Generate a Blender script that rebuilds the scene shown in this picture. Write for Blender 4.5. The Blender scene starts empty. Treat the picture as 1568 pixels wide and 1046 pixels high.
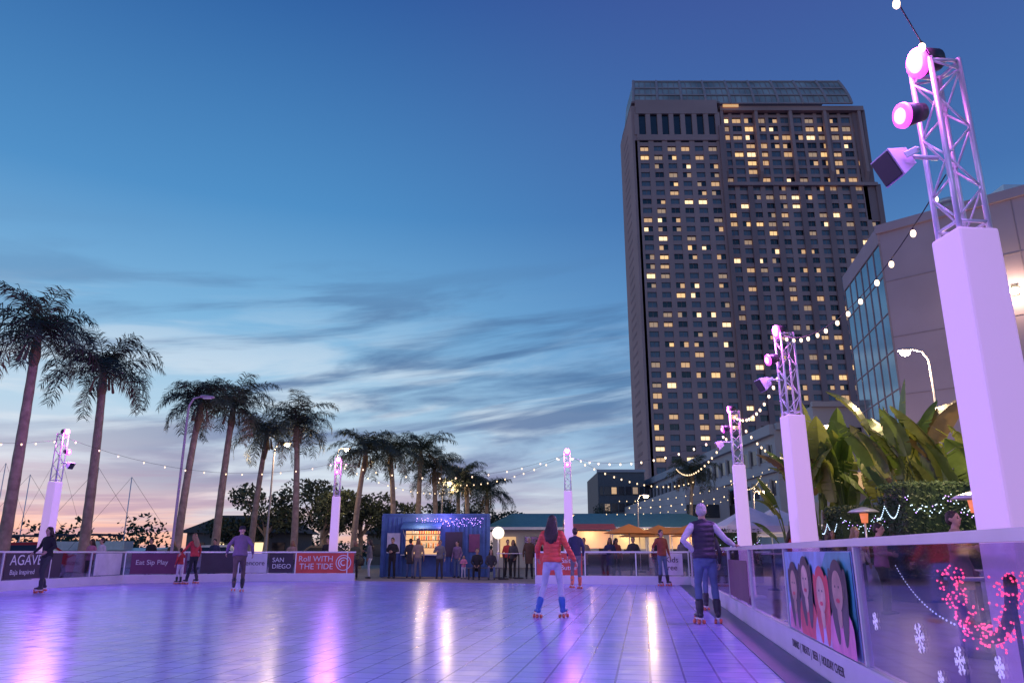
import bpy, math, random
from mathutils import Vector, Matrix, noise
R=random.Random(7)
sc=bpy.context.scene
sc.view_settings.view_transform='Standard'
sc.view_settings.look='None'; sc.view_settings.exposure=0
COL=sc.collection

# ------------------------------------------------------------ materials
def mat(name,col,rough=.6,metal=0,em=None,es=0,var=.12,vs=3.0,bump=0,bs=20,spec=.5,sampling=True,bscale=None):
    m=bpy.data.materials.new(name); m.use_nodes=True; nt=m.node_tree; b=nt.nodes['Principled BSDF']
    b.inputs['Roughness'].default_value=rough; b.inputs['Metallic'].default_value=metal
    b.inputs['Specular IOR Level'].default_value=spec
    tc=nt.nodes.new('ShaderNodeTexCoord')
    if em is None:
        nz=nt.nodes.new('ShaderNodeTexNoise'); nz.inputs['Scale'].default_value=vs; nz.inputs['Detail'].default_value=5
        nt.links.new(tc.outputs['Object'],nz.inputs['Vector'])
        mr=nt.nodes.new('ShaderNodeMapRange'); mr.inputs[1].default_value=.3; mr.inputs[2].default_value=.7
        mr.inputs[3].default_value=1-var; mr.inputs[4].default_value=1+var
        nt.links.new(nz.outputs['Fac'],mr.inputs[0])
        mx=nt.nodes.new('ShaderNodeVectorMath'); mx.operation='SCALE'; mx.inputs[0].default_value=col
        nt.links.new(mr.outputs[0],mx.inputs['Scale']); nt.links.new(mx.outputs[0],b.inputs['Base Color'])
    else:
        b.inputs['Base Color'].default_value=(*col,1)
        b.inputs['Emission Color'].default_value=(*em,1); b.inputs['Emission Strength'].default_value=es
        if not sampling: m.cycles.emission_sampling='NONE'
    if bump:
        n2=nt.nodes.new('ShaderNodeTexNoise'); n2.inputs['Scale'].default_value=bs; n2.inputs['Detail'].default_value=4
        if bscale:
            mp=nt.nodes.new('ShaderNodeMapping'); mp.inputs['Scale'].default_value=bscale; nt.links.new(tc.outputs['Object'],mp.inputs[0]); nt.links.new(mp.outputs[0],n2.inputs['Vector'])
        else: nt.links.new(tc.outputs['Object'],n2.inputs['Vector'])
        bp=nt.nodes.new('ShaderNodeBump'); bp.inputs['Strength'].default_value=bump; bp.inputs['Distance'].default_value=.02
        nt.links.new(n2.outputs['Fac'],bp.inputs['Height']); nt.links.new(bp.outputs[0],b.inputs['Normal'])
    return m
def glassmat(name,tint,refl=.2,rough=.04,gcol=(1,1,1)):
    m=bpy.data.materials.new(name); m.use_nodes=True; nt=m.node_tree; nt.nodes.clear()
    o=nt.nodes.new('ShaderNodeOutputMaterial'); t=nt.nodes.new('ShaderNodeBsdfTransparent'); t.inputs[0].default_value=(*tint,1)
    g=nt.nodes.new('ShaderNodeBsdfGlossy'); g.inputs['Roughness'].default_value=rough; g.inputs['Color'].default_value=(*gcol,1)
    lw=nt.nodes.new('ShaderNodeLayerWeight'); lw.inputs[0].default_value=.35
    mr=nt.nodes.new('ShaderNodeMapRange'); mr.inputs[3].default_value=refl*.6; mr.inputs[4].default_value=min(1,refl*2.2)
    nt.links.new(lw.outputs['Facing'],mr.inputs[0])
    x=nt.nodes.new('ShaderNodeMixShader'); nt.links.new(mr.outputs[0],x.inputs[0]); nt.links.new(t.outputs[0],x.inputs[1]); nt.links.new(g.outputs[0],x.inputs[2])
    nt.links.new(x.outputs[0],o.inputs[0]); return m

class MB:
    def __init__(s): s.v=[];s.f=[];s.m=[];s.sm=[];s.mats=[]
    def mi(s,m):
        if m not in s.mats: s.mats.append(m)
        return s.mats.index(m)
    def add(s,vs,fs,m,smooth=False):
        o=len(s.v); s.v.extend([tuple(v) for v in vs]); k=s.mi(m)
        for f in fs: s.f.append(tuple(i+o for i in f)); s.m.append(k); s.sm.append(smooth)
    def box(s,c,sz,m,rz=0,M=None):
        hx,hy,hz=sz[0]/2,sz[1]/2,sz[2]/2
        vs=[Vector((x*hx,y*hy,z*hz)) for x in(-1,1) for y in(-1,1) for z in(-1,1)]
        if M is None: M=Matrix.Rotation(rz,3,'Z')
        c=Vector(c); vs=[M@v+c for v in vs]
        s.add(vs,[(0,1,3,2),(4,6,7,5),(0,4,5,1),(2,3,7,6),(0,2,6,4),(1,5,7,3)],m)
    def quad(s,p,m): s.add(p,[tuple(range(len(p)))],m)
    def etube(s,pts,rad,m,n=10,side=None,round_=True,smooth=True):
        pts=[Vector(p) for p in pts]; rad=[(r,r) if not isinstance(r,(tuple,list)) else r for r in rad]
        def tan(i):
            a=pts[max(i-1,0)]; b=pts[min(i+1,len(pts)-1)]; d=b-a
            return d.normalized() if d.length>1e-9 else Vector((0,0,1))
        T=[tan(i) for i in range(len(pts))]
        P=[];RR=[];TT=[]
        if round_:
            r=min(rad[0])
            P+= [pts[0]-T[0]*r*.95, pts[0]-T[0]*r*.6]; RR+=[(rad[0][0]*.35,rad[0][1]*.35),(rad[0][0]*.8,rad[0][1]*.8)]; TT+=[T[0]]*2
        P+=pts; RR+=rad; TT+=T
        if round_:
            r=min(rad[-1])
            P+=[pts[-1]+T[-1]*r*.6,pts[-1]+T[-1]*r*.95]; RR+=[(rad[-1][0]*.8,rad[-1][1]*.8),(rad[-1][0]*.35,rad[-1][1]*.35)]; TT+=[T[-1]]*2
        vs=[]
        sd0=Vector(side) if side is not None else None
        prev=None
        for p,(a,b),t in zip(P,RR,TT):
            sd=sd0 if sd0 is not None else (prev if prev is not None else (Vector((1,0,0)) if abs(t.x)<.8 else Vector((0,1,0))))
            u=sd-t*sd.dot(t)
            if u.length<1e-4: u=Vector((0,1,0))-t*t.y
            u.normalize(); w=t.cross(u); prev=u
            for k in range(n):
                an=2*math.pi*k/n; vs.append(p+u*a*math.cos(an)+w*b*math.sin(an))
        fs=[]
        for i in range(len(P)-1):
            for k in range(n):
                k2=(k+1)%n; fs.append((i*n+k,i*n+k2,(i+1)*n+k2,(i+1)*n+k))
        fs.append(tuple(reversed(range(n)))); L=(len(P)-1)*n; fs.append(tuple(range(L,L+n)))
        s.add(vs,fs,m,smooth)
    def tube(s,p0,p1,r,m,r1=None,n=8,smooth=True):
        s.etube([p0,p1],[r,r if r1 is None else r1],m,n=n,round_=False,smooth=smooth)
    def ball(s,c,r,m,n=10,k=7):
        if not isinstance(r,(tuple,list)): r=(r,r,r)
        c=Vector(c); vs=[c+Vector((0,0,r[2]))]
        for i in range(1,k):
            th=math.pi*i/k
            for j in range(n):
                ph=2*math.pi*j/n; vs.append(c+Vector((r[0]*math.sin(th)*math.cos(ph),r[1]*math.sin(th)*math.sin(ph),r[2]*math.cos(th))))
        vs.append(c-Vector((0,0,r[2]))); fs=[]
        for j in range(n): fs.append((0,1+j,1+(j+1)%n))
        for i in range(k-2):
            for j in range(n):
                a=1+i*n; b=a+n; fs.append((a+j,b+j,b+(j+1)%n,a+(j+1)%n))
        a=1+(k-2)*n; e=len(vs)-1
        for j in range(n): fs.append((a+j,e,a+(j+1)%n))
        s.add(vs,fs,m,True)
    def prism(s,poly,z0,z1,m,top=None):
        n=len(poly); vs=[(x,y,z0) for x,y in poly]+[(x,y,z1) for x,y in poly]
        s.add(vs,[(i,(i+1)%n,(i+1)%n+n,i+n) for i in range(n)],m); s.add(vs[n:],[tuple(range(n))],top or m)
    def ob(s,A,B,s0,s1,z0,z1,o0,o1,m):
        d=Vector((B[0]-A[0],B[1]-A[1],0)).normalized(); n=Vector((d.y,-d.x,0)); A3=Vector((A[0],A[1],0))
        c=A3+d*(s0+s1)/2+n*(o0+o1)/2+Vector((0,0,(z0+z1)/2))
        s.box(c,(abs(s1-s0),abs(o1-o0),abs(z1-z0)),m,rz=math.atan2(d.y,d.x))
    def mesh(s,name):
        me=bpy.data.meshes.new(name); me.from_pydata(s.v,[],s.f)
        for m in s.mats: me.materials.append(m)
        me.polygons.foreach_set('material_index',s.m); me.polygons.foreach_set('use_smooth',s.sm); me.update(); return me
    def build(s,name,parent=None,loc=(0,0,0),rz=0):
        o=bpy.data.objects.new(name,s.mesh(name)); COL.objects.link(o); o.location=loc; o.rotation_euler=(0,0,rz)
        if parent: o.parent=parent
        return o
def group(name,loc=(0,0,0),rz=0,sc_=1):
    e=bpy.data.objects.new(name,None); COL.objects.link(e); e.location=loc; e.rotation_euler=(0,0,rz); e.scale=(sc_,)*3
    e.empty_display_size=.3; return e
def text(body,parent,A,B,s,z,size,m,off=.02,align='LEFT',name='lettering'):
    cu=bpy.data.curves.new(name,'FONT'); cu.body=body; cu.size=size; cu.align_x=align; cu.extrude=.001; cu.materials.append(m)
    o=bpy.data.objects.new(name,cu); COL.objects.link(o)
    d=Vector((B[0]-A[0],B[1]-A[1],0)).normalized(); n=Vector((d.y,-d.x,0))
    M=Matrix((d,(0,0,1),n)).transposed().to_4x4(); M.translation=Vector((A[0],A[1],0))+d*s+n*off+Vector((0,0,z))
    o.matrix_world=M; o.parent=parent; return o
def lamp(name,kind,loc,col,en,size=.1,target=None,angle=120,parent=None):
    l=bpy.data.lights.new(name,kind); l.color=col; l.energy=en
    if kind in('POINT','SPOT'): l.shadow_soft_size=size
    if kind=='SPOT': l.spot_size=math.radians(angle); l.spot_blend=.6
    o=bpy.data.objects.new(name,l); COL.objects.link(o); o.location=loc
    if target is not None: o.rotation_euler=(Vector(target)-Vector(loc)).to_track_quat('-Z','Y').to_euler()
    if parent: o.parent=parent
    return o

M_white=mat('white_paint',(.76,.70,.82),.45,var=.05)
M_sleeve=mat('fabric_sleeve',(.82,.74,.84),.7,em=(.90,.48,.95),es=.33,bump=.5,bs=1,bscale=(3,3,1.2))  # slight pink emission put into the fabric so the sleeves look lit
M_steel=mat('aluminium',(.78,.75,.79),.35,metal=.35,var=.05)
M_dark=mat('dark_plastic',(.03,.03,.035),.5)
M_cable=mat('black_cable',(.02,.02,.02),.6)
M_bulb=mat('warm_bulb',(1,.9,.7),em=(1,.74,.42),es=3.0,sampling=False)
M_bulbfar=mat('warm_bulb_small',(1,.9,.7),em=(1,.70,.36),es=2.0,sampling=False)
M_purple=mat('purple_led',(1,.7,1),em=(1,.20,.95),es=4.2)
M_mag=mat('magenta_glow_ring',(1,.4,1),em=(.95,.05,.80),es=2.0)  # emissive ring added around each lens to imitate its magenta glow
M_fairyp=mat('purple_fairy',(1,.7,1),em=(.45,.25,1),es=3,sampling=False)
M_fairyw=mat('cool_fairy',(1,1,1),em=(.55,.8,1),es=2.2,sampling=False)
M_fairyr=mat('red_fairy',(1,.2,.2),em=(1,.07,.15),es=4,sampling=False)
M_street=mat('street_lamp_lens',(1,.9,.7),em=(1,.72,.36),es=26)
M_panel=glassmat('acrylic_panel',(.74,.66,.88),.16,.05)

# ------------------------------------------------------------ world
w=bpy.data.worlds.new('World'); sc.world=w; w.use_nodes=True; nt=w.node_tree; nt.nodes.clear()
def nd(t,**k):
    n=nt.nodes.new(t)
    for a,b in k.items(): setattr(n,a,b)
    return n
def L(a,b): nt.links.new(a,b)
def mth(op,a,b=None,c=None):
    n=nd('ShaderNodeMath',operation=op)
    for i,x in enumerate((a,b,c)):
        if x is None: continue
        if isinstance(x,(int,float)): n.inputs[i].default_value=x
        else: L(x,n.inputs[i])
    return n.outputs[0]
def mrange(x,a,b,c=0,d=1,sm=True):
    n=nd('ShaderNodeMapRange'); n.interpolation_type='SMOOTHSTEP' if sm else 'LINEAR'; L(x,n.inputs[0])
    for i,v in zip((1,2,3,4),(a,b,c,d)): n.inputs[i].default_value=v
    return n.outputs[0]
def mixc(f,a,b,bt='MIX'):
    n=nd('ShaderNodeMix',data_type='RGBA',blend_type=bt)
    if isinstance(f,(int,float)): n.inputs[0].default_value=f
    else: L(f,n.inputs[0])
    for i,x in ((6,a),(7,b)):
        if isinstance(x,tuple): n.inputs[i].default_value=(*x,1)
        else: L(x,n.inputs[i])
    return n.outputs[2]
tc=nd('ShaderNodeTexCoord'); sp=nd('ShaderNodeSeparateXYZ'); L(tc.outputs['Generated'],sp.inputs[0]); X,Y,Z=sp.outputs
def ramp(x,stops):
    r=nd('ShaderNodeValToRGB'); L(x,r.inputs[0]); e=r.color_ramp.elements
    while len(e)<len(stops): e.new(.5)
    for k,(p,c) in zip(e,stops): k.position=p; k.color=(*c,1)
    return r.outputs[0]
gl=ramp(Z,[(0,(.86,.44,.32)),(.03,(.84,.52,.46)),(.06,(.74,.60,.66)),(.10,(.56,.65,.79)),(.17,(.41,.63,.81)),(.28,(.19,.45,.72)),(.42,(.07,.27,.57)),(.66,(.02,.10,.34)),(1,(.01,.05,.18))])
gr=ramp(Z,[(0,(.58,.60,.68)),(.05,(.42,.58,.73)),(.12,(.26,.46,.70)),(.27,(.10,.28,.57)),(.42,(.055,.165,.43)),(.66,(.045,.085,.32)),(1,(.01,.05,.18))])
base=mixc(mrange(X,-.35,.35),gl,gr)
def cloudn(a,b,c,scale,dist,seed):
    cx=mth('ADD',mth('MULTIPLY',X,a),seed); cz=mth('SUBTRACT',mth('MULTIPLY',Z,b),mth('MULTIPLY',X,c))
    cb=nd('ShaderNodeCombineXYZ'); L(cx,cb.inputs[0]); L(cz,cb.inputs[2]); L(mth('MULTIPLY',Y,.6),cb.inputs[1])
    n=nd('ShaderNodeTexNoise'); n.inputs['Scale'].default_value=scale; n.inputs['Detail'].default_value=8; n.inputs['Roughness'].default_value=.55; n.inputs['Distortion'].default_value=dist
    L(cb.outputs[0],n.inputs['Vector']); return n.outputs['Fac']
n1=cloudn(1.8,13.5,1.8,1.5,.35,5.3)
n2=cloudn(2.8,18,2.0,1.5,.6,9.7)
mz=mth('MULTIPLY',mrange(Z,.03,.09),mrange(Z,.40,.26))
mx_=mth('MULTIPLY',mrange(X,-.62,-.25,.45,1),mrange(X,.5,.12,.5,1))
wisp=mth('MULTIPLY',mth('MULTIPLY',mrange(n2,.44,.68),mrange(Z,.34,.16)),mrange(X,.4,-.1,.2,.9))
c1=mixc(wisp,base,(.64,.75,.86))
dens=mth('MULTIPLY',mth('MULTIPLY',mrange(n1,.44,.60),mz),mth('MULTIPLY',mx_,.88))
cc=mixc(mrange(Z,.05,.22),(.20,.23,.42),(.07,.17,.36))
c2=mixc(dens,c1,cc)
n3=cloudn(2,40,1,1.6,.3,21)
low=mth('MULTIPLY',mth('MULTIPLY',mrange(n3,.46,.60),mrange(Z,.14,.04)),mrange(X,.3,-.3,0,.75))
c3=mixc(low,c2,(.35,.29,.47))
below=mixc(mrange(Z,-.02,.0),(.05,.05,.08),c3)
bg=nd('ShaderNodeBackground'); L(below,bg.inputs[0]); bg.inputs[1].default_value=1.0
sky=nd('ShaderNodeTexSky',sky_type='NISHITA'); sky.sun_disc=False; sky.sun_elevation=math.radians(1); sky.sun_rotation=math.radians(-35)
bg2=nd('ShaderNodeBackground'); L(sky.outputs[0],bg2.inputs[0]); bg2.inputs[1].default_value=.01
ad=nd('ShaderNodeAddShader'); L(bg.outputs[0],ad.inputs[0]); L(bg2.outputs[0],ad.inputs[1])
wo=nd('ShaderNodeOutputWorld'); L(ad.outputs[0],wo.inputs[0])
sl=bpy.data.lights.new('sun','SUN'); sl.energy=.06; sl.angle=math.radians(5); sl.color=(1,.7,.55)
so=bpy.data.objects.new('sun',sl); COL.objects.link(so); so.rotation_euler=Vector((.57,-.82,-.05)).to_track_quat('-Z','Y').to_euler()

# ------------------------------------------------------------ camera
cam=bpy.data.cameras.new('camera'); co=bpy.data.objects.new('camera',cam); COL.objects.link(co); sc.camera=co
cam.sensor_width=36; cam.lens=26.4; cam.clip_end=6000; cam.clip_start=.05
co.location=(0,0,1.07); co.rotation_euler=(math.radians(90+15.69),0,0)

# ------------------------------------------------------------ ground + rink
mb=MB(); mg=mat('plaza_paving',(.20,.165,.18),.65,var=.25,vs=.6,bump=.3,bs=8)
mb.quad([(-3000,-800,-.03),(3000,-800,-.03),(3000,4000,-.03),(-3000,4000,-.03)],mg); mb.build('ground')

mr_=bpy.data.materials.new('rink_tiles'); mr_.use_nodes=True; nt=mr_.node_tree; b=nt.nodes['Principled BSDF']
tc=nd('ShaderNodeTexCoord'); mp=nd('ShaderNodeMapping'); mp.inputs['Rotation'].default_value=(0,0,math.radians(9.65)); L(tc.outputs['Object'],mp.inputs[0])
br=nd('ShaderNodeTexBrick'); br.offset=0; br.inputs['Scale'].default_value=1; br.inputs['Brick Width'].default_value=.3; br.inputs['Row Height'].default_value=.3; br.inputs['Mortar Size'].default_value=.011; br.inputs['Mortar Smooth'].default_value=.2
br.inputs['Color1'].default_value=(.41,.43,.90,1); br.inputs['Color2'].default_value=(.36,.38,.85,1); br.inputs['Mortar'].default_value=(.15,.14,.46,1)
L(mp.outputs[0],br.inputs[0])
nz=nd('ShaderNodeTexNoise'); nz.inputs['Scale'].default_value=.9; nz.inputs['Detail'].default_value=6; L(mp.outputs[0],nz.inputs[0])
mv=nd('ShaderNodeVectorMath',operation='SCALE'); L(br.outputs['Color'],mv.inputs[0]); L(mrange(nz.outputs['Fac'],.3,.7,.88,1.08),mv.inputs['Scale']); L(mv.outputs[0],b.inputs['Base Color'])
nz2=nd('ShaderNodeTexNoise'); nz2.inputs['Scale'].default_value=3.5; nz2.inputs['Detail'].default_value=6; L(mp.outputs[0],nz2.inputs[0])
L(mrange(nz2.outputs['Fac'],.3,.7,.17,.26),b.inputs['Roughness'])
nz3=nd('ShaderNodeTexNoise'); nz3.inputs['Scale'].default_value=9; nz3.inputs['Detail'].default_value=2; L(mp.outputs[0],nz3.inputs[0])
bp=nd('ShaderNodeBump'); bp.inputs['Strength'].default_value=.03; bp.inputs['Distance'].default_value=.008; L(nz3.outputs['Fac'],bp.inputs['Height'])
bp2=nd('ShaderNodeBump'); bp2.inputs['Strength'].default_value=.4; bp2.inputs['Distance'].default_value=.003; bp2.invert=True; L(br.outputs['Fac'],bp2.inputs['Height']); L(bp.outputs[0],bp2.inputs['Normal']); L(bp2.outputs[0],b.inputs['Normal'])
b.inputs['Specular IOR Level'].default_value=.24
def fx(y): return 1.557+.17*y
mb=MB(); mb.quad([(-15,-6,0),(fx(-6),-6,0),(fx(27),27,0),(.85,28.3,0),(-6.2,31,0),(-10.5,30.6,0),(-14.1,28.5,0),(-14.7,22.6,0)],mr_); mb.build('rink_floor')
mb=MB(); md=mat('edge_strip',(.03,.07,.13),.4)
A=(fx(27),27); B=(fx(-6),-6); LEN=math.hypot(A[0]-B[0],33)
mb.ob(A,B,0,LEN,0.001,.014,.03,.40,md); mb.build('rink_edge_strip')

# ------------------------------------------------------------ barriers
M_txt=mat('print_white',(.8,.8,.8),.5); M_txtd=mat('print_dark',(.05,.03,.06),.5)
M_red=mat('banner_red',(.72,.09,.06),.5); M_navy=mat('banner_dark',(.045,.03,.05),.5); M_purp=mat('banner_plum',(.16,.04,.12),.5); M_lt=mat('banner_white',(.7,.66,.72),.5)
def barrier(A,B,panel,h=1.15,s_off=0):
    g=group('rink_barrier'); Ln=math.hypot(B[0]-A[0],B[1]-A[1])
    mb=MB(); mb.ob(A,B,0,Ln,-.03,.27,-.04,.02,M_white); mb.ob(A,B,0,Ln,.27,.29,-.05,.03,M_steel); mb.build('kick_board',g)
    mb=MB(); mb.ob(A,B,0,Ln,h-.055,h,-.055,.035,M_steel); mb.build('top_rail',g)
    mb=MB(); s=s_off
    while s<=Ln+.01:
        mb.ob(A,B,s-.02,s+.02,.292,h-.057,-.035,.015,M_steel)
        mb.ob(A,B,s-.03,s+.03,-.03,.26,-.12,-.045,M_steel); s+=panel
    mb.build('posts',g)
    mb=MB(); mb.ob(A,B,0,Ln,.293,h-.058,-.012,-.004,M_panel); mb.build('acrylic',g)
    return g
k=LEN/33
gR=barrier(A,B,2.95*k,1.17,s_off=(27-5.77)*k%(2.95*k))
s1=(27-8.72)*k; s2=(27-5.80)*k
pm={n_:mat('poster_'+n_,c,.35,var=.3,vs=5) for n_,c in dict(sky=(.30,.45,.75),pink=(.85,.22,.48),red=(.82,.05,.10),skin=(.78,.48,.38),skin2=(.62,.36,.27),dark=(.06,.03,.05),blue=(.10,.20,.60),lav=(.70,.50,.85),teal=(.08,.38,.46)).items()}
mb=MB(); mb.ob(A,B,s1+.05,s2-.08,.30,1.08,.0,.006,pm['sky'])
dA=Vector((B[0]-A[0],B[1]-A[1],0)).normalized(); nA=Vector((dA.y,-dA.x,0))
zlay=[.010]
def pdisc(s,z,rx,rz,m,rot=0):
    zlay[0]+=.0010; K=24; pt=[]
    for i in range(K):
        a=2*math.pi*i/K; u=rx*math.cos(a); v=rz*math.sin(a); u,v=u*math.cos(rot)-v*math.sin(rot),u*math.sin(rot)+v*math.cos(rot)
        zz=min(max(z+v,.305),1.075); ss=min(max(s+u,s1+.06),s2-.09); pt.append(Vector((*A,0))+dA*ss+nA*zlay[0]+Vector((0,0,zz)))
    mb.quad(pt,m)
pdisc(s1+.9,.34,1.1,.30,pm['lav']); pdisc(s1+2.4,.75,.8,.42,pm['teal'],.3)
for sx,zz,hc,bc,sk,tilt in((.5,.74,'dark','pink','skin2',.1),(1.15,.80,'dark','red','skin',-.12),(1.85,.72,'red','lav','skin',.1),(2.5,.78,'dark','pink','skin2',-.05)):
    s=s1+sx; pdisc(s+.02,zz-.40,.42,.30,pm[bc],tilt); pdisc(s-.18,zz-.12,.10,.30,pm[hc],.25); pdisc(s+.18,zz-.12,.10,.30,pm[hc],-.25); pdisc(s,zz+.04,.23,.20,pm[hc]); pdisc(s,zz-.18,.07,.10,pm[sk]); pdisc(s,zz,.165,.155,pm[sk]); pdisc(s-.06,zz+.03,.022,.010,pm['dark']); pdisc(s+.06,zz+.03,.022,.010,pm['dark']); pdisc(s,zz-.075,.06,.018,pm['red'])
mb.build('poster',gR)
text('DRINKS  |  TREATS  |  BEER  |  HOLIDAY CHEER',gR,A,B,s1+.15,.12,.105,M_txtd,off=.024)
mb=MB(); mb.ob(A,B,(27-14.6)*k,(27-12)*k,.33,.95,.0,.006,M_purp); mb.build('banner',gR)
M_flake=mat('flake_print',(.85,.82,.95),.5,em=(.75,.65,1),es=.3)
def flake(Yp,z,r):
    g=group('snowflake_decal'); mb=MB(); n=nA; d=dA; c=Vector((fx(Yp),Yp,z))+n*.004
    def stroke(p,q,wd):
        a=c+d*p[0]+Vector((0,0,p[1])); b_=c+d*q[0]+Vector((0,0,q[1])); t=(b_-a).normalized(); sd=t.cross(n)*wd
        mb.quad([a-sd,b_-sd,b_+sd,a+sd],M_flake)
    for i in range(6):
        an=i*math.pi/3+.2; u=(math.cos(an),math.sin(an)); stroke((0,0),(u[0]*r,u[1]*r),.006)
        for f in(.4,.7):
            for sg in(-1,1):
                a2=an+sg*.8; stroke((u[0]*r*f,u[1]*r*f),(u[0]*r*f+math.cos(a2)*r*.35,u[1]*r*f+math.sin(a2)*r*.35),.005)
    mb.build('print',g)
flake(4.6,.6,.085); flake(4.05,.55,.07); flake(5.45,.62,.06); flake(3.6,.58,.05); flake(4.35,.42,.045)
pts=[(-15,-6),(-14.7,22.6),(-14.1,28.5),(-10.5,30.6),(-6.2,31)]
gs=[]
for i in range(4): gs.append(barrier(pts[i],pts[i+1],2.0,1.12))
def banner(g,A,B,s0,s1,m,z0=.32,z1=1.05):
    mb=MB(); mb.ob(A,B,s0,s1,z0,z1,.004,.012,m); mb.build('banner',g)
banner(gs[1],pts[1],pts[2],.1,2.5,M_navy); text('AGAVE',gs[1],pts[1],pts[2],.25,.72,.42,M_txt); text('Baja Inspired',gs[1],pts[1],pts[2],.3,.45,.2,M_txt)
banner(gs[1],pts[1],pts[2],4.2,5.7,M_lt)
banner(gs[0],pts[0],pts[1],25,28.3,M_navy)
banner(gs[2],pts[2],pts[3],.2,2.1,M_purp); text('Eat Sip Play',gs[2],pts[2],pts[3],.35,.65,.24,M_txt)
banner(gs[2],pts[2],pts[3],2.6,3.9,M_navy)
banner(gs[3],pts[3],pts[4],.02,.9,M_lt); text('encore',gs[3],pts[3],pts[4],.08,.6,.26,M_txtd)
banner(gs[3],pts[3],pts[4],.98,1.9,M_navy); text('SAN\nDIEGO',gs[3],pts[3],pts[4],1.1,.72,.24,M_txt)
banner(gs[3],pts[3],pts[4],1.98,4.25,M_red,.30,1.08)
text('Roll WITH',gs[3],pts[3],pts[4],2.1,.74,.30,M_txt); text('THE TIDE',gs[3],pts[3],pts[4],2.15,.45,.31,M_txt)
d=Vector((pts[4][0]-pts[3][0],pts[4][1]-pts[3][1],0)).normalized(); n=Vector((d.y,-d.x,0)); c=Vector((*pts[3],0))+d*3.85+n*.02+Vector((0,0,.69))
for r0,r1,a0,a1 in((.27,.30,0,6.28),(.17,.21,.3,4.2),(.08,.12,1.2,5.5)):
    mb=MB(); K=24
    for i in range(K):
        t0=a0+(a1-a0)*i/K; t1=a0+(a1-a0)*(i+1)/K
        mb.quad([c+(d*math.cos(t)*r+Vector((0,0,math.sin(t)*r))) for t,r in((t0,r0),(t0,r1),(t1,r1),(t1,r0))],M_txt)
    mb.build('logo_ring',gs[3])
A2=(.85,28.3); B2=(fx(27),27)
g4=barrier(A2,B2,1.8,1.12)
banner(g4,A2,B2,.05,1.7,M_red,.3,1.05); text('The Salt\nand Butter',g4,A2,B2,.5,.72,.24,M_txt)
banner(g4,A2,B2,4.5,5.2,M_lt); text('Kids\nfree',g4,A2,B2,4.6,.75,.26,M_txtd)

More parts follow.
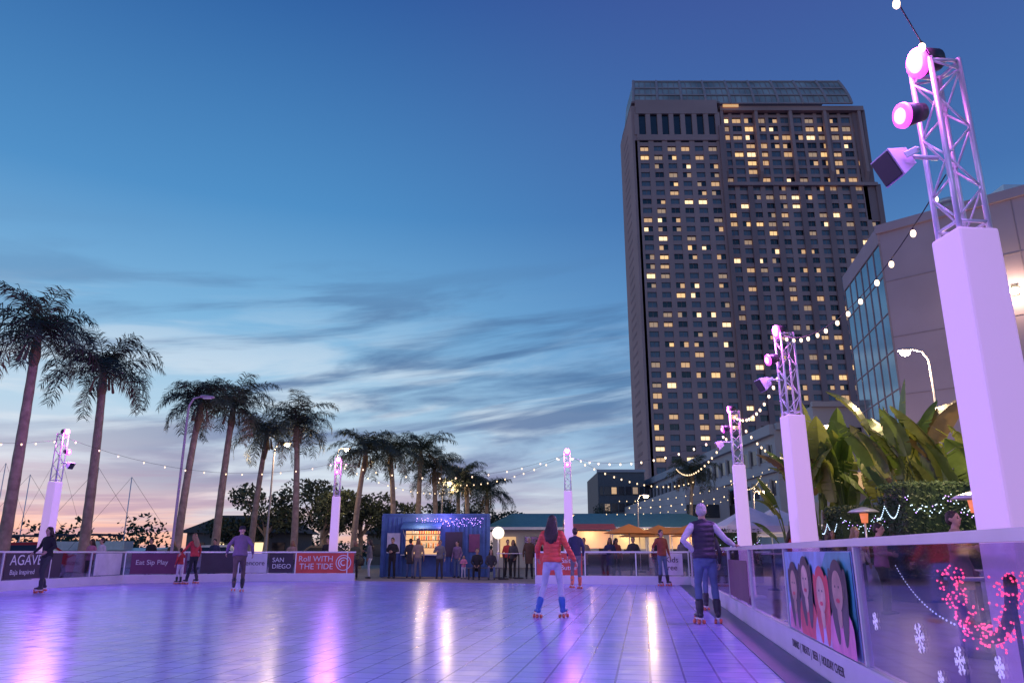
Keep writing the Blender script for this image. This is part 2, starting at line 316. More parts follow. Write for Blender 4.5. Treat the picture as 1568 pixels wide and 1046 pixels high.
# ------------------------------------------------------------ truss light towers
PUR=(.44,.20,1)
def tower(x,y,tox,toy,htop=4.75,hs=3.3,en=260,tgt=None,can=True,fill=.12):
    g=group('truss_light_tower',(x,y,0)); t=Vector((tox,toy,0)).normalized(); rz=math.atan2(t.y,t.x); g.rotation_euler=(0,0,rz)
    mb=MB(); n=.155; m_=.165
    vs=[(-m_,-m_,-.03),(m_,-m_,-.03),(m_,m_,-.03),(-m_,m_,-.03),(-n,-n,hs),(n,-n,hs),(n,n,hs),(-n,n,hs)]
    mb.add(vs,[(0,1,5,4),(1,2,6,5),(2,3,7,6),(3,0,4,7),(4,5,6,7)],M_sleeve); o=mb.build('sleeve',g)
    bv=o.modifiers.new('b','BEVEL'); bv.width=.02; bv.segments=2
    mb=MB(); mb.box((0,0,.0),(.75,.75,.05),M_steel); q=.115
    for a,b_ in((-q,-q),(q,-q),(q,q),(-q,q)): mb.tube((a,b_,hs-.3),(a,b_,htop),.02,M_steel,n=8)
    z=hs+.08; i=0; st=.25
    cs=[(-q,-q),(q,-q),(q,q),(-q,q)]
    while z<htop-.05:
        z2=min(z+st,htop-.03)
        for j in range(4):
            p=cs[j]; r=cs[(j+1)%4]
            if (i+j)%2: p,r=r,p
            mb.tube((*p,z),(*r,z2),.009,M_steel,n=6)
        z=z2; i+=1
    for zz in(hs+.06,htop-.02):
        for j in range(4): mb.tube((*cs[j],zz),(*cs[(j+1)%4],zz),.013,M_steel,n=6)
    mb.build('box_truss',g)
    z2=4.27 if htop>4.5 else htop-.4
    mb=MB()
    for cx,cz,rr in((.12,htop+.03,.11),(.32,z2,.09)):
        mb.tube((cx-.16,0,cz+.04),(cx,0,cz),rr*.75,M_dark,rr*1.05,n=16)
        mb.etube([(cx,0,cz),(cx+.03,0,cz-.006)],[rr*1.10,rr*1.02],M_mag,n=20,round_=False); mb.ball((cx+.02,0,cz-.004),(.045,rr*.72,rr*.72),M_purple,14,9)
    mb.tube((.12,0,z2+.03),(.22,0,z2+.03),.015,M_steel); mb.tube((0,0,htop-.02),(0,0,htop+.06),.02,M_steel)
    mb.build('led_heads',g)
    if can:
        mb=MB(); mb.tube((.10,0,3.92),(.36,0,3.92),.018,M_steel)
        Mx=Matrix.Rotation(math.radians(28),3,'Y')
        mb.tube((.34,-.13,3.92),(.34,.13,3.92),.012,M_steel)
        c_=Vector((.44,0,3.85)); hx,hy,hz=.09,.10,.10
        vs=[c_+Mx@Vector(v) for v in((-hx,-hy*.7,-hz*.7),(-hx,hy*.7,-hz*.7),(-hx,hy*.7,hz*.7),(-hx,-hy*.7,hz*.7),(hx,-hy*1.15,-hz*1.15),(hx,hy*1.15,-hz*1.15),(hx,hy*1.15,hz*1.15),(hx,-hy*1.15,hz*1.15))]
        mb.add(vs,[(0,3,2,1),(4,5,6,7),(0,1,5,4),(1,2,6,5),(2,3,7,6),(3,0,4,7)],M_canbody)
        mb.box(c_+Mx@Vector((hx+.006,0,0)),(.012,.205,.205),M_dark,M=Mx)
        for sg in(-1,1): mb.box(c_+Vector((-.05,sg*.115,.04)),(.12,.012,.05),M_steel,M=Mx)
        o=mb.build('flood_box',g); bv=o.modifiers.new('b','BEVEL'); bv.width=.01; bv.segments=2
    wp=Vector((x,y,0))+t*.42
    lamp('purple_spot','SPOT',(wp.x,wp.y,4.5),PUR,en,.5,target=tgt or (x+t.x*6,y+t.y*6,0),angle=150)
    lamp('purple_fill','POINT',(x+t.x*.3,y+t.y*.3,htop+.2),(.90,.18,.90),en*fill,.15)
    return g
M_canbody=mat('flood_housing',(.70,.52,.68),.4)
tn=(-.986,.168)
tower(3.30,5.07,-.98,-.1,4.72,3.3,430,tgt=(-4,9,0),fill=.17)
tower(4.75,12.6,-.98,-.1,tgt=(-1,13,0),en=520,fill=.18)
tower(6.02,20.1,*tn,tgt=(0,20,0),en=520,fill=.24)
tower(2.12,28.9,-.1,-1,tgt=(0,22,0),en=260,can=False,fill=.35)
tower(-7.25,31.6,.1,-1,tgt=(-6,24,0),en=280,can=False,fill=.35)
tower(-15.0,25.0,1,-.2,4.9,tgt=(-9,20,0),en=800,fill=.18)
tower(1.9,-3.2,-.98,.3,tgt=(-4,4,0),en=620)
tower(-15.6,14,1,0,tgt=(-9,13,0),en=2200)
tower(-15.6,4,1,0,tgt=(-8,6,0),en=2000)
def string_lights(p0,p1,sag,n,r=.026,m=None,drop=.045):
    g=group('string_lights'); mb=MB(); p0=Vector(p0);p1=Vector(p1); K=max(12,n); pts=[]
    for i in range(K+1):
        t=i/K; p=p0.lerp(p1,t); p.z-=sag*4*t*(1-t); pts.append(p)
    mb.etube(pts,[min(.005,r*.3)]*len(pts),M_cable,n=5,round_=False); mb.build('cable',g)
    mb=MB()
    for i in range(n):
        t=(i+.5+R.uniform(-.12,.12))/n; p=p0.lerp(p1,t); p.z-=sag*4*t*(1-t)+drop
        mb.etube([p+Vector((0,0,drop)),p+Vector((0,0,r*.9))],[r*.4,r*.5],M_cable,n=6,round_=False)
        mb.ball(p,(r*.85,r*.85,r*1.2),m or M_bulb,8,6)
    mb.build('bulbs',g)
string_lights((3.2,5.0,3.75),(4.70,12.5,4.68),.42,13,.028)
string_lights((4.62,12.6,4.1),(5.95,20,4.65),.4,13,.03)
string_lights((5.9,20.2,4.2),(2.12,28.8,4.6),.5,14,.032)
string_lights((3.25,5.0,4.72),(-4.5,-3.5,5.6),.25,18,.03)
string_lights((2.1,28.9,4.7),(-7.2,31.5,4.7),.75,14,.032,M_bulbfar)
string_lights((-7.2,31.5,4.7),(-15,25,4.8),.8,14,.03,M_bulbfar)
string_lights((-15,25,4.7),(-15.6,14,4.8),.7,14,.03,M_bulbfar)
string_lights((-7.2,31.5,4.6),(-4.5,60,5.8),.6,16,.035,M_bulbfar)
string_lights((2.1,29,4.7),(-5,50,5.6),.6,16,.035,M_bulbfar)
for (a,b_,s_,n_) in [((6.1,20.2,4.6),(17,45,7.3),.9,20),((6.1,20.2,4.5),(13,60,7.5),.9,22),((12,42,5),(23,70,8),.9,20),((7,48,3.8),(17,46,5.6),.5,16),((8,60,5),(22,64,8),.8,20),((2.1,29,4.7),(12,50,5.6),.7,18),((7,60,4),(24,75,7),.7,20)]:
    string_lights(a,b_,s_,n_,.04,M_bulbfar)
string_lights((4.0,9.5,.66),(6.2,16,.9),.18,26,.012,M_fairyw,.02)
string_lights((3.3,5.6,.55),(6.6,13.5,.9),.22,30,.009,M_fairyw,.02)

# ------------------------------------------------------------ hotel tower
M_tw=mat('tower_precast',(.54,.32,.32),.85,var=.10,vs=.08); M_twd=mat('tower_pier',(.39,.23,.24),.85,var=.1,vs=.1)
M_tg=mat('tower_glass',(.02,.025,.04),.12,var=.3,vs=.3,spec=.8); M_tg2=mat('tower_curtain',(.16,.20,.27),.3,var=.2)
M_l=[mat('lit_window_%d'%i,(1,.8,.5),em=c,es=e,sampling=False) for i,(c,e) in enumerate([((1,.60,.22),1.0),((1,.55,.2),.55),((1,.72,.38),1.4),((.9,.5,.22),.28)])]
M_crown=mat('crown_glass',(.42,.43,.44),.45,metal=0,var=.35,vs=.15); M_rib=mat('crown_rib',(.50,.36,.38),.5)
g=group('hotel_tower'); Y0=216; FL=3.06; Z0=18; ZT=141
def facade(x0,x1,y,ncol,ww,z0,z1,lit,wh=1.75,extra_pier=None):
    mb=MB(); mw=MB()
    mb.quad([(x0,y,z0),(x1,y,z0),(x1,y,z1),(x0,y,z1)],M_tg)
    nf=int((z1-z0)/FL); dx=(x1-x0)/ncol
    for i in range(nf+1):
        zc=z0+i*FL; h=FL-wh; mb.box(((x0+x1)/2,y-.2,zc+h/2),(x1-x0,.4,h),M_tw)
    for j in range(ncol+1):
        xc=x0+j*dx; wd=dx-ww
        if j in(0,ncol): wd*=.9
        mb.box((xc,y-.25,(z0+z1)/2),(wd,.5,z1-z0+.1),M_tw)
        if extra_pier and j%extra_pier==0: mb.box((xc,y-.62,(z0+z1)/2),(wd*1.1,.7,z1-z0+.2),M_twd)
    for i in range(nf):
        for j in range(ncol):
            xa=x0+j*dx+(dx-ww)/2; za=z0+i*FL+FL-wh; r=R.random()
            mb.box((xa+ww/2,y-.06,za+wh/2),(.09,.08,wh),M_twd)
            p=lit*(1+.35*noise.noise(Vector((x0*.1+j*.9,0,i*.7))))
            if r<p:
                m=R.choice(M_l+[M_l[1],M_l[3],M_l[1]]); f0=R.choice((0,0,0,.5)); f1=1 if f0 else R.choice((1,1,.5))
                mw.box((xa+ww*(f0+f1)/2,y-.03,za+wh*.45),(ww*(f1-f0)*.9,.02,wh*R.uniform(.6,.88)),m)
            elif r<p+.4: mw.box((xa+ww*.5,y-.03,za+wh*.5),(ww*.95,.02,wh*.97),M_tg2)
    mb.build('facade',g); mw.build('windows',g)
xl,xm,xr=38.3,66,115.7
mb=MB(); mb.box(((xl+xr)/2,Y0+11,(ZT)/2),(xr-xl-.6,20,ZT),M_twd)
mb.box((xl+.75,Y0+8.5,ZT/2-1),(1.5,24,ZT-1),M_tw)
mb.box((xm+.4,Y0-2,66),(1.3,5,132),M_twd)
for i in range(38): mb.box((xl-.02,Y0+9,20+i*3.06),(.06,9,.9),M_twd)
mb.build('core',g)
facade(xl+1.5,xm-.2,Y0-3,6,2.7,Z0,127,.48)
facade(xm+1.2,xr,Y0,12,2.5,Z0,113,.34,extra_pier=2)
facade(xm+1.2,xr-1.2,Y0+.5,12,2.9,113.05,140,.50,wh=2.0,extra_pier=3)
mb=MB(); x0,x1=xl+1.5,xm-.2; y=Y0-3
mb.quad([(x0,y,127),(x1,y,127),(x1,y,141),(x0,y,141)],M_tg)
mb.box(((x0+x1)/2,y-.4,128.0),(x1-x0,.9,2.0),M_tw); mb.box(((x0+x1)/2,y-.4,139.0),(x1-x0+.3,1.0,5),M_tw)
for j in range(8): mb.box((x0+j*(x1-x0)/7,y-.35,133),(1.5,.85,8),M_tw)
mb.box(((x0+x1)/2,y+10,140.9),(x1-x0+2.5,21,.6),M_twd)
mb.box(((xm+xr)/2,Y0-.4,140.0),(xr-xm-3,2.4,1.6),M_tw); mb.box(((xm+xr)/2,Y0-.5,113),(xr-xm-.5,1.9,1.0),M_tw)
for j in range(5):
    xx=xm+2+j*(xr-xm-5)/4
    vs=[(xx-.5,Y0-.2,114),(xx+.5,Y0-.2,114),(xx+.5,Y0-2.0,117),(xx-.5,Y0-2.0,117),(xx-.5,Y0-.2,140.4),(xx+.5,Y0-.2,140.4),(xx+.5,Y0-1.4,140.4),(xx-.5,Y0-1.4,140.4)]
    mb.add(vs,[(0,1,2,3),(3,2,6,7),(0,3,7,4),(1,5,6,2),(4,7,6,5)],M_tw)
vs=[(xr,Y0-.5,101),(xr,Y0+20,101),(xr-3.5,Y0+20,141),(xr-3.5,Y0-.5,141),(xr-4.4,Y0-.5,101),(xr-5,Y0-.5,141)]
mb.add(vs,[(0,1,2,3),(0,3,5,4)],M_twd)
mb.build('top_storey',g)
mb=MB(); cx0,cx1=xl+1.0,xr-5.5; za,zb=141.2,152.5
def prof(t): return (Y0-2.2+4.6*t**1.3, za+(zb-za)*(t**.92))
K=6
for seg in range(K):
    t0,t1=seg/K,(seg+1)/K; ya,z_a=prof(t0); yb,z_b=prof(t1); i0,i1=1.2*t0,1.2*t1
    mb.quad([(cx0+i0,ya,z_a),(cx1-i0,ya,z_a),(cx1-i1,yb,z_b),(cx0+i1,yb,z_b)],M_crown)
    mb.quad([(cx0+i0,ya,z_a),(cx0+i1,yb,z_b),(cx0+i1,Y0+18,z_b),(cx0+i0,Y0+18,z_a)],M_crown)
mb.box(((cx0+cx1)/2,Y0+11,zb-.1),(cx1-cx0-2.6,16,.4),M_rib)
for j in range(10):
    xx=cx0+j*(cx1-cx0)/9
    def xs(t,x_=xx): return x_+(1.2*t)*(1-2*(x_-cx0)/(cx1-cx0))
    mb.etube([(xs(t/6),prof(t/6)[0]-.25,prof(t/6)[1]+.1) for t in range(7)],[.45]*7,M_rib,n=6)
    for q in(1,2,3):
        if j<9:
            xq=xx+q*(cx1-cx0)/36; mb.etube([(xs(t/6,xq),prof(t/6)[0]-.08,prof(t/6)[1]+.1) for t in range(7)],[.12]*7,M_rib,n=4)
for t in(0,.3,.62,1): mb.box(((cx0+cx1)/2,prof(t)[0]-.2,prof(t)[1]),(cx1-cx0-2.4*t,.5,.45),M_rib)
mb.build('crown',g)
mb=MB(); mb.box((71,Y0-1.9,140.9),(5,.3,1.4),M_l[1]); mb.build('crown_light',g)

# ------------------------------------------------------------ side building (right)
M_beige=mat('beige_render',(.48,.35,.45),.8,var=.09,vs=.2,bump=.1); M_joint=mat('wall_joint',(.35,.26,.32),.8)
M_cw=mat('curtain_wall_glass',(.20,.30,.40),.08,metal=.6,var=.2,vs=.3)
g=group('convention_building'); P=[(29.4,55.6),(52,34.2),(75,60),(50,80),(31.5,67)]
mb=MB(); mb.prism(P,-.03,26,M_beige); mb.build('walls',g)
mb=MB(); WA,WB=P[0],P[1]
for z in(3.4,8,12.5,17,21.5): mb.ob(WA,WB,0,31,z,z+.07,.0,.03,M_joint)
for s_ in range(4,31,5): mb.ob(WA,WB,s_,s_+.06,0,26,.0,.035,M_joint)
mb.ob(WA,WB,-.2,31,25.6,26.3,-.2,.25,M_beige); mb.build('panel_joints',g)
mb=MB(); GA,GB=P[4],P[0]; gl_=math.hypot(GA[0]-GB[0],GA[1]-GB[1])
mb.ob(GA,GB,.1,gl_-.3,1,24.8,.02,.06,M_cw)
for z in range(1,26,3): mb.ob(GA,GB,0,gl_,z,z+.10,.0,.10,M_joint)
for i in range(7): mb.ob(GA,GB,i*gl_/6.05,i*gl_/6.05+.08,0,25,.0,.12,M_joint)
mb.ob(GA,GB,0,gl_,24.8,26.2,0,.15,M_beige); mb.build('curtain_wall',g)
mb=MB(); mb.tube((34,53.5,26),(34,53.5,27.2),.5,M_steel,n=12); mb.tube((34,53.5,27.2),(34,53.5,27.5),.75,M_steel,n=12); mb.box((38,52,26.9),(2.4,2,1.4),M_steel); mb.build('rooftop_units',g)
d=Vector((WB[0]-WA[0],WB[1]-WA[1],0)).normalized(); n_=Vector((d.y,-d.x,0)); wl=Vector((*WA,0))+d*8.3+n_*.3+Vector((0,0,18.7))
mb=MB(); mb.ball(wl,(.35,.35,.25),M_street); mb.ob(WA,WB,8.1,8.5,18.5,19.2,0,.2,M_dark); mb.build('wall_lamp',g); lamp('wall_lamp_light','POINT',wl+n_*.6,(1,.75,.45),400,.2)

g=group('podium_building'); M_pod=mat('podium_concrete',(.50,.46,.50),.8,var=.1,vs=.2)
mb=MB(); mb.prism([(28.4,81),(62,81),(62,150),(26,150)],-.03,14,M_pod)
mb.prism([(30,74),(39.5,74),(39.5,80.9),(30,80.9)],-.03,15.2,M_pod)
mb.prism([(21.5,95),(26.9,95),(25.9,140),(20.5,140)],-.03,9,M_pod)
mb.prism([(26.5,70),(38,70),(38,73.9),(26.5,73.9)],-.03,5.5,M_pod); mb.build('walls',g)
mb=MB(); FA,FB=(26,150),(28.4,81); ll=math.hypot(2.4,69)
for z in(3,7,10.8):
    mb.ob(FA,FB,2,ll-1,z,z+1.6,0,.05,M_tg)
    for i in range(1,24): mb.ob(FA,FB,i*2.9,i*2.9+.4,z-.2,z+1.8,.05,.3,M_pod)
mb.ob(FA,FB,0,ll,13.4,14.5,0,.5,M_pod); mb.ob(FA,FB,0,ll,9.4,9.8,0,.4,M_pod)
for a,b_,yy,zs in((31,61,81,(3,7,10.8)),(30.8,38.8,74,(3,7,11.4)),(27.2,37.5,70,(1.5,))):
    for z in zs:
        x=a
        while x<b_-1.6: mb.box((x+.8,yy-.03,z+.8),(1.5,.1,1.6),M_tg if R.random()<.8 else M_l[1]); x+=2.4
mb.box((34.8,73.8,15.3),(9.9,.5,.5),M_pod); mb.box((45,80.7,14.2),(33,.8,.7),M_pod)
mb.box((23.6,94.9,6),(4,.1,1.6),M_tg)
mb.box((33,73.2,6.8),(9,1.3,.12),M_steel); mb.build('windows_and_cornice',g)
mb=MB()
for i in range(7): mb.box((21.2,98+i*6,2.2+R.random()),(.2,1.2,.9),M_l[i%4])
mb.build('lit_openings',g)
g=group('office_block'); mb=MB(); M_of=mat('office_wall',(.13,.13,.15),.7)
mb.prism([(15.8,140),(24.4,140),(24.4,160),(15.8,160)],-.03,15.4,M_of)
for z in(3,6,9,12):
    mb.box((20.1,139.95,z),(8,.12,1.5),M_tg)
    for i in range(6): mb.box((16.8+i*1.3,139.85,z),(.18,.15,1.6),M_of)
    for i in range(3):
        if R.random()<.7: mb.box((17.4+R.randint(0,4)*1.3,139.86,z),(.9,.1,1.2),R.choice(M_l))
mb.box((20.1,140,15.6),(8.9,.5,.5),M_pod); mb.build('walls',g)
M_teal=mat('teal_roof',(.10,.26,.28),.5)
g=group('visitor_pavilion'); mb=MB(); mb.prism([(-1.5,60),(16,60),(16,68),(-1.5,68)],-.03,2.9,M_pod)
mb.add([(-2.2,59,2.9),(16.7,59,2.9),(16.7,69,2.9),(-2.2,69,2.9),(0,64,4.2),(14.5,64,4.2)],[(0,1,5,4),(1,2,5),(2,3,4,5),(3,0,4)],M_teal)
for i in range(9): mb.box((-.3+i*1.9,59.95,1.5),(1.2,.1,1.5),M_tg if i%3 else M_l[1])
mb.box((7.2,58.95,2.85),(19,.12,.2),M_white)
mb.build('walls_and_roof',g)
for x0_,x1_,yy,hh in((-26,-17.5,62,3.2),(-14,-6,75,3.4)):
    g=group('harbor_shop'); mb=MB(); M_rf=mat('shingle_roof',(.12,.07,.05),.8); mb.prism([(x0_,yy),(x1_,yy),(x1_,yy+6),(x0_,yy+6)],-.03,hh-.6,M_of)
    mb.add([(x0_-.6,yy-.6,hh-.6),(x1_+.6,yy-.6,hh-.6),(x1_+.6,yy+6.6,hh-.6),(x0_-.6,yy+6.6,hh-.6),(x0_+1.5,yy+3,hh+.9),(x1_-1.5,yy+3,hh+.9)],[(0,1,5,4),(1,2,5),(2,3,4,5),(3,0,4)],M_rf)
    for i in range(5): mb.box((x0_+1+i*1.6,yy-.04,1.3),(1,.1,1.1),M_l[(i*2)%4] if i%2 else M_tg)
    mb.build('walls_and_roof',g)

# ------------------------------------------------------------ palms
M_frond=[mat('palm_frond_a',(.040,.058,.040),.55,var=.35,vs=1.2),mat('palm_frond_b',(.075,.095,.055),.55,var=.3,vs=1.2),mat('palm_frond_dry',(.17,.12,.07),.7)]
M_trunk=mat('palm_trunk',(.34,.25,.20),.9,var=.3,vs=4,bump=.9,bs=9,bscale=(1,1,2.5))
def palm_crown(seed):
    r=random.Random(seed); mb=MB(); NF=27
    for i in range(NF):
        az=i*2.399+r.uniform(-.3,.3); el=math.radians(84-92*(i/NF)**.9+r.uniform(-12,12)); Lf=r.uniform(2.1,3.0)*(0.8 if i<3 else 1); m=M_frond[2] if i>NF-2 else M_frond[r.random()<.35]
        droop=math.radians(r.uniform(80,140)); S=14; p=Vector((0,0,0)); pts=[p.copy()]; tang=[]
        for k_ in range(S):
            e=el-droop*((k_+.5)/S)**1.5; dv=Vector((math.cos(az)*math.cos(e),math.sin(az)*math.cos(e),math.sin(e))); tang.append(dv); p=p+dv*(Lf/S); pts.append(p.copy())
        mb.etube(pts[::2],[.026*(1-.85*j/(S/2)) for j in range(len(pts[::2]))],m,n=4,round_=False)
        side=Vector((-math.sin(az),math.cos(az),0)); NL=46
        for j in range(NL):
            s=.12+.88*j/NL; f=s*S; a=min(int(f),S-1); q=pts[a].lerp(pts[a+1],f-a); t=tang[a]
            ln=(.60*math.sin(math.pi*min(1,.2+.72*s))**.6+.08)*r.uniform(.8,1.1)
            for sg in(-1,1):
                dv=(side*sg*r.uniform(.45,1)+t*r.uniform(.25,.8)+Vector((0,0,1))*r.uniform(-.6,.35)).normalized()
                wv=t*.019; e1=q+dv*ln*.55; e2=e1+(dv+Vector((0,0,-.5-.5*r.random()))).normalized()*ln*.45
                mb.add([q-wv*.6,q+wv*.6,e1+wv,e1-wv,e2],[(0,1,2,3),(3,2,4)],m)
    for i in range(5):
        az=r.uniform(0,6.28); mb.etube([(0,0,-.1),(math.cos(az)*.3,math.sin(az)*.3,-.25),(math.cos(az)*.4,math.sin(az)*.4,-.8)],[.025,.025,.06],M_frond[2],n=5)
    return mb.mesh('palm_crown')
crowns=[palm_crown(s) for s in(1,2,3,4,5)]
palms=[(-18.3,28,9.0,1.12),(-17.6,32,8.6,1.1),(-15.5,36,7.9,1.0),(-14.5,38,8.2,1.06),(-14.1,42,7.3,.95),(-11.2,40,7.6,1.0),(-9.4,46,6.9,1.0),(-7.6,50,7.2,1.05),(-6.6,54,7.9,1.1),(-5.5,56,6.9,1.1),(-3.4,60,6.2,1.1),(-2.1,64,5.8,1.1),(15.2,66,7.6,1.0),(-4.6,66,7,1.1)]
for i,(x,y,h,s) in enumerate(palms):
    g=group('palm_tree',(x,y,0)); r=random.Random(i+50); mb=MB(); lx,ly=r.uniform(-.5,.5),r.uniform(-.3,.3); K=22; pp=[];rr=[]
    for k_ in range(K+1):
        t=k_/K; pp.append((lx*t*t,ly*t*t,-.05+t*h)); rr.append((.20-.07*t+.05*max(0,1-t*9))*s*(1+.05*(k_%2)))
    mb.etube(pp,rr,M_trunk,n=10,round_=False)
    mb.etube([(lx*.85,ly*.85,h-1.2),(lx*.93,ly*.93,h-.7),(lx,ly,h+.1)],[.12*s,.19*s,.11*s],M_frond[2],n=9)
    mb.build('trunk',g)
    o=bpy.data.objects.new('crown',crowns[i%5]); COL.objects.link(o); o.parent=g; o.location=(lx,ly,h+.05); o.rotation_euler=(r.uniform(-.15,.15),r.uniform(-.15,.15),r.uniform(0,6.28)); o.scale=(s*r.uniform(.88,1.08),)*3

M_leaf=[mat('foliage_a',(.035,.05,.028),.7,var=.4),mat('foliage_b',(.065,.08,.04),.7,var=.3)]
def leafmass(mb,c,rad,n,size,r):
    for _ in range(n):
        while True:
            v=Vector((r.uniform(-1,1),r.uniform(-1,1),r.uniform(-1,1)))
            if .25<v.length<1: break
        if noise.noise(v*2.3+Vector(c))<-.18: continue
        p=Vector(c)+Vector((v.x*rad[0],v.y*rad[1],v.z*rad[2])); a=Vector((r.gauss(0,1),r.gauss(0,1),r.gauss(0,1))).normalized(); b_=a.orthogonal().normalized(); s=size*r.uniform(.5,1.2)
        mb.add([p-a*s,p+b_*s*.5,p+a*s,p-b_*s*.5],[(0,1,2,3)],M_leaf[r.random()<.35])
def tree(x,y,h,wd,seed,nclump=7,name='broadleaf_tree'):
    r=random.Random(seed); g=group(name,(x,y,0)); mb=MB(); ml=MB()
    mb.etube([(0,0,-.05),(.1,0,h*.3),(0,.1,h*.6)],[.22,.17,.1],M_trunk,n=8)
    for i in range(nclump):
        a=r.uniform(0,6.28); q=r.uniform(.2,1)*wd*.42; c=(math.cos(a)*q,math.sin(a)*q,h*r.uniform(.5,.86))
        mb.etube([(0,0,h*.35),(c[0]*.5,c[1]*.5,h*.5),c],[.09,.06,.03],M_trunk,n=5)
        leafmass(ml,c,(wd*.25,wd*.25,h*.15),420,.17,r)
    mb.build('trunk_and_limbs',g); ml.build('foliage',g)
for i,(x,y,h,wd) in enumerate([(-17.5,55,6.2,5),(-14,58,6.6,6),(-11,56,5.8,5),(-12.8,52,5.4,4.5),(-20,58,4,6),(-5,72,6,6),(0.2,74,5.0,5),(-8.5,62,5,5),(14,118,9,6),(11.5,70,4.2,4)]): tree(x,y,h,wd,i+5)
mb=MB(); r=random.Random(3)
for i in range(150):
    x=-190+i*1.9+r.uniform(-2,2); y=190+r.uniform(-10,30)-(40 if x<-70 else 0); hh=r.uniform(3,6.5)*(1.5 if -92<x<-72 else 1); leafmass(mb,(x,y,hh*.45),(3.6,2,hh*.55),110,.6,r)
mb.build('distant_treeline')
M_hull=mat('boat_hull',(.6,.6,.62),.4)
for x,y,h in((-40,66,9.5),(-45,70,8),(-35.5,64,8),(-50,74,9.5),(-31.5,62,7)):
    g=group('sailboat',(x,y,0),rz=R.uniform(-.5,.5)); mb=MB()
    vs=[(-4,-1,1.2),(3,-1.1,1.2),(5.2,0,1.5),(3,1.1,1.2),(-4,1,1.2),(-3.6,-.6,-.05),(2.4,-.6,-.05),(4,0,-.05),(2.4,.6,-.05),(-3.6,.6,-.05)]
    mb.add(vs,[(0,1,6,5),(1,2,7,6),(2,3,8,7),(3,4,9,8),(4,0,5,9),(0,4,3,2,1)],M_hull); mb.build('hull',g)
    mb=MB(); mb.box((-.5,0,1.6),(3,1.3,.7),M_hull); mb.tube((.5,0,1.2),(.5,0,h),.05,M_steel,.035); mb.tube((.5,0,2.4),(-3.4,0,2.5),.09,M_navy); mb.tube((5,0,1.5),(.5,0,h),.012,M_cable,n=4); mb.tube((-4,0,1.3),(.5,0,h),.012,M_cable,n=4); mb.build('cabin_and_rigging',g)

# ------------------------------------------------------------ bird of paradise plants
def leafmat(name,c):
    m=mat(name,c,.4,var=.3); nt_=m.node_tree; b=nt_.nodes['Principled BSDF']; t=nt_.nodes.new('ShaderNodeBsdfTranslucent'); x=nt_.nodes.new('ShaderNodeMixShader'); x.inputs[0].default_value=.3; o=nt_.nodes['Material Output']
    t.inputs[0].default_value=(c[0]*1.6,c[1]*1.6,c[2],1); nt_.links.new(b.outputs[0],x.inputs[1]); nt_.links.new(t.outputs[0],x.inputs[2]); nt_.links.new(x.outputs[0],o.inputs[0]); return m
M_bl=[leafmat('paddle_leaf_a',(.14,.21,.05)),leafmat('paddle_leaf_b',(.26,.29,.07)),leafmat('paddle_leaf_dry',(.30,.20,.09))]
def bop(x,y,h,wd,n,seed):
    r=random.Random(seed); g=group('giant_bird_of_paradise',(x,y,0)); mb=MB(); ms=MB()
    for t_ in range(n):
        bx,by=r.uniform(-wd*.35,wd*.35),r.uniform(-wd*.3,wd*.3); th=h*r.uniform(.15,.45)
        ms.etube([(bx,by,-.05),(bx*1.1,by*1.1,th)],[.12,.08],M_trunk,n=8)
        for i in range(8):
            az=(0 if i%2 else math.pi)+r.uniform(-.5,.5)+seed; out=wd*.45*r.uniform(.2,.9); top=th+h*r.uniform(.12,.40); p0=Vector((bx*1.1,by*1.1,th)); hd=Vector((math.cos(az),math.sin(az),0))
            p1=p0+hd*out*.25+Vector((0,0,(top-th)*.6)); p2=p0+hd*out*.6+Vector((0,0,top-th)); ms.etube([p0,p1,p2],[.03,.022,.014],M_bl[0],n=5)
            ll=r.uniform(.85,1.2)*h*.25; ww=ll*.24; sd=(hd.cross(Vector((0,0,1)))+Vector((r.uniform(-.8,.8),r.uniform(-.8,.8),r.uniform(-.3,.3)))).normalized(); e=math.radians(r.uniform(60,95)); dr=math.radians(r.uniform(10,70)); S=12; q=p2.copy(); m=M_bl[2] if r.random()<.08 else M_bl[r.random()<.5]; prev=None
            for k_ in range(S+1):
                u=k_/S; wv=ww*math.sin(math.pi*(.08+.92*u)**.8)**.7 if u<1 else .01; ee=e-dr*u; tv=hd*math.cos(ee)+Vector((0,0,math.sin(ee))); nn=tv.cross(sd).normalized()
                cur=(q.copy(),q+sd*wv+nn*wv*.4,q-sd*wv+nn*wv*.4)
                if prev:
                    jit=Vector((0,0,-.05*r.random())) if r.random()<.35 else Vector((0,0,0)); cut=.85 if r.random()<.3 else 1
                    mb.add([prev[0],prev[1],cur[0].lerp(cur[1],cut)+jit,cur[0]],[(0,1,2,3)],m); mb.add([prev[0],cur[0],cur[0].lerp(cur[2],cut)+jit,prev[2]],[(0,1,2,3)],m)
                prev=cur; q=q+tv*ll/S
    ms.build('stems',g); mb.build('leaves',g)
bop(11.8,28,6.2,3.2,5,1); bop(12.9,26,6.4,2.4,3,2); bop(12.7,22.5,6.9,2.8,4,3); bop(12.6,20,5.7,2.6,3,4); bop(13.6,19.5,5.6,2.6,2,5); bop(10.6,27.4,5.0,2,3,6); bop(15.2,24.5,5.2,3,2,7)

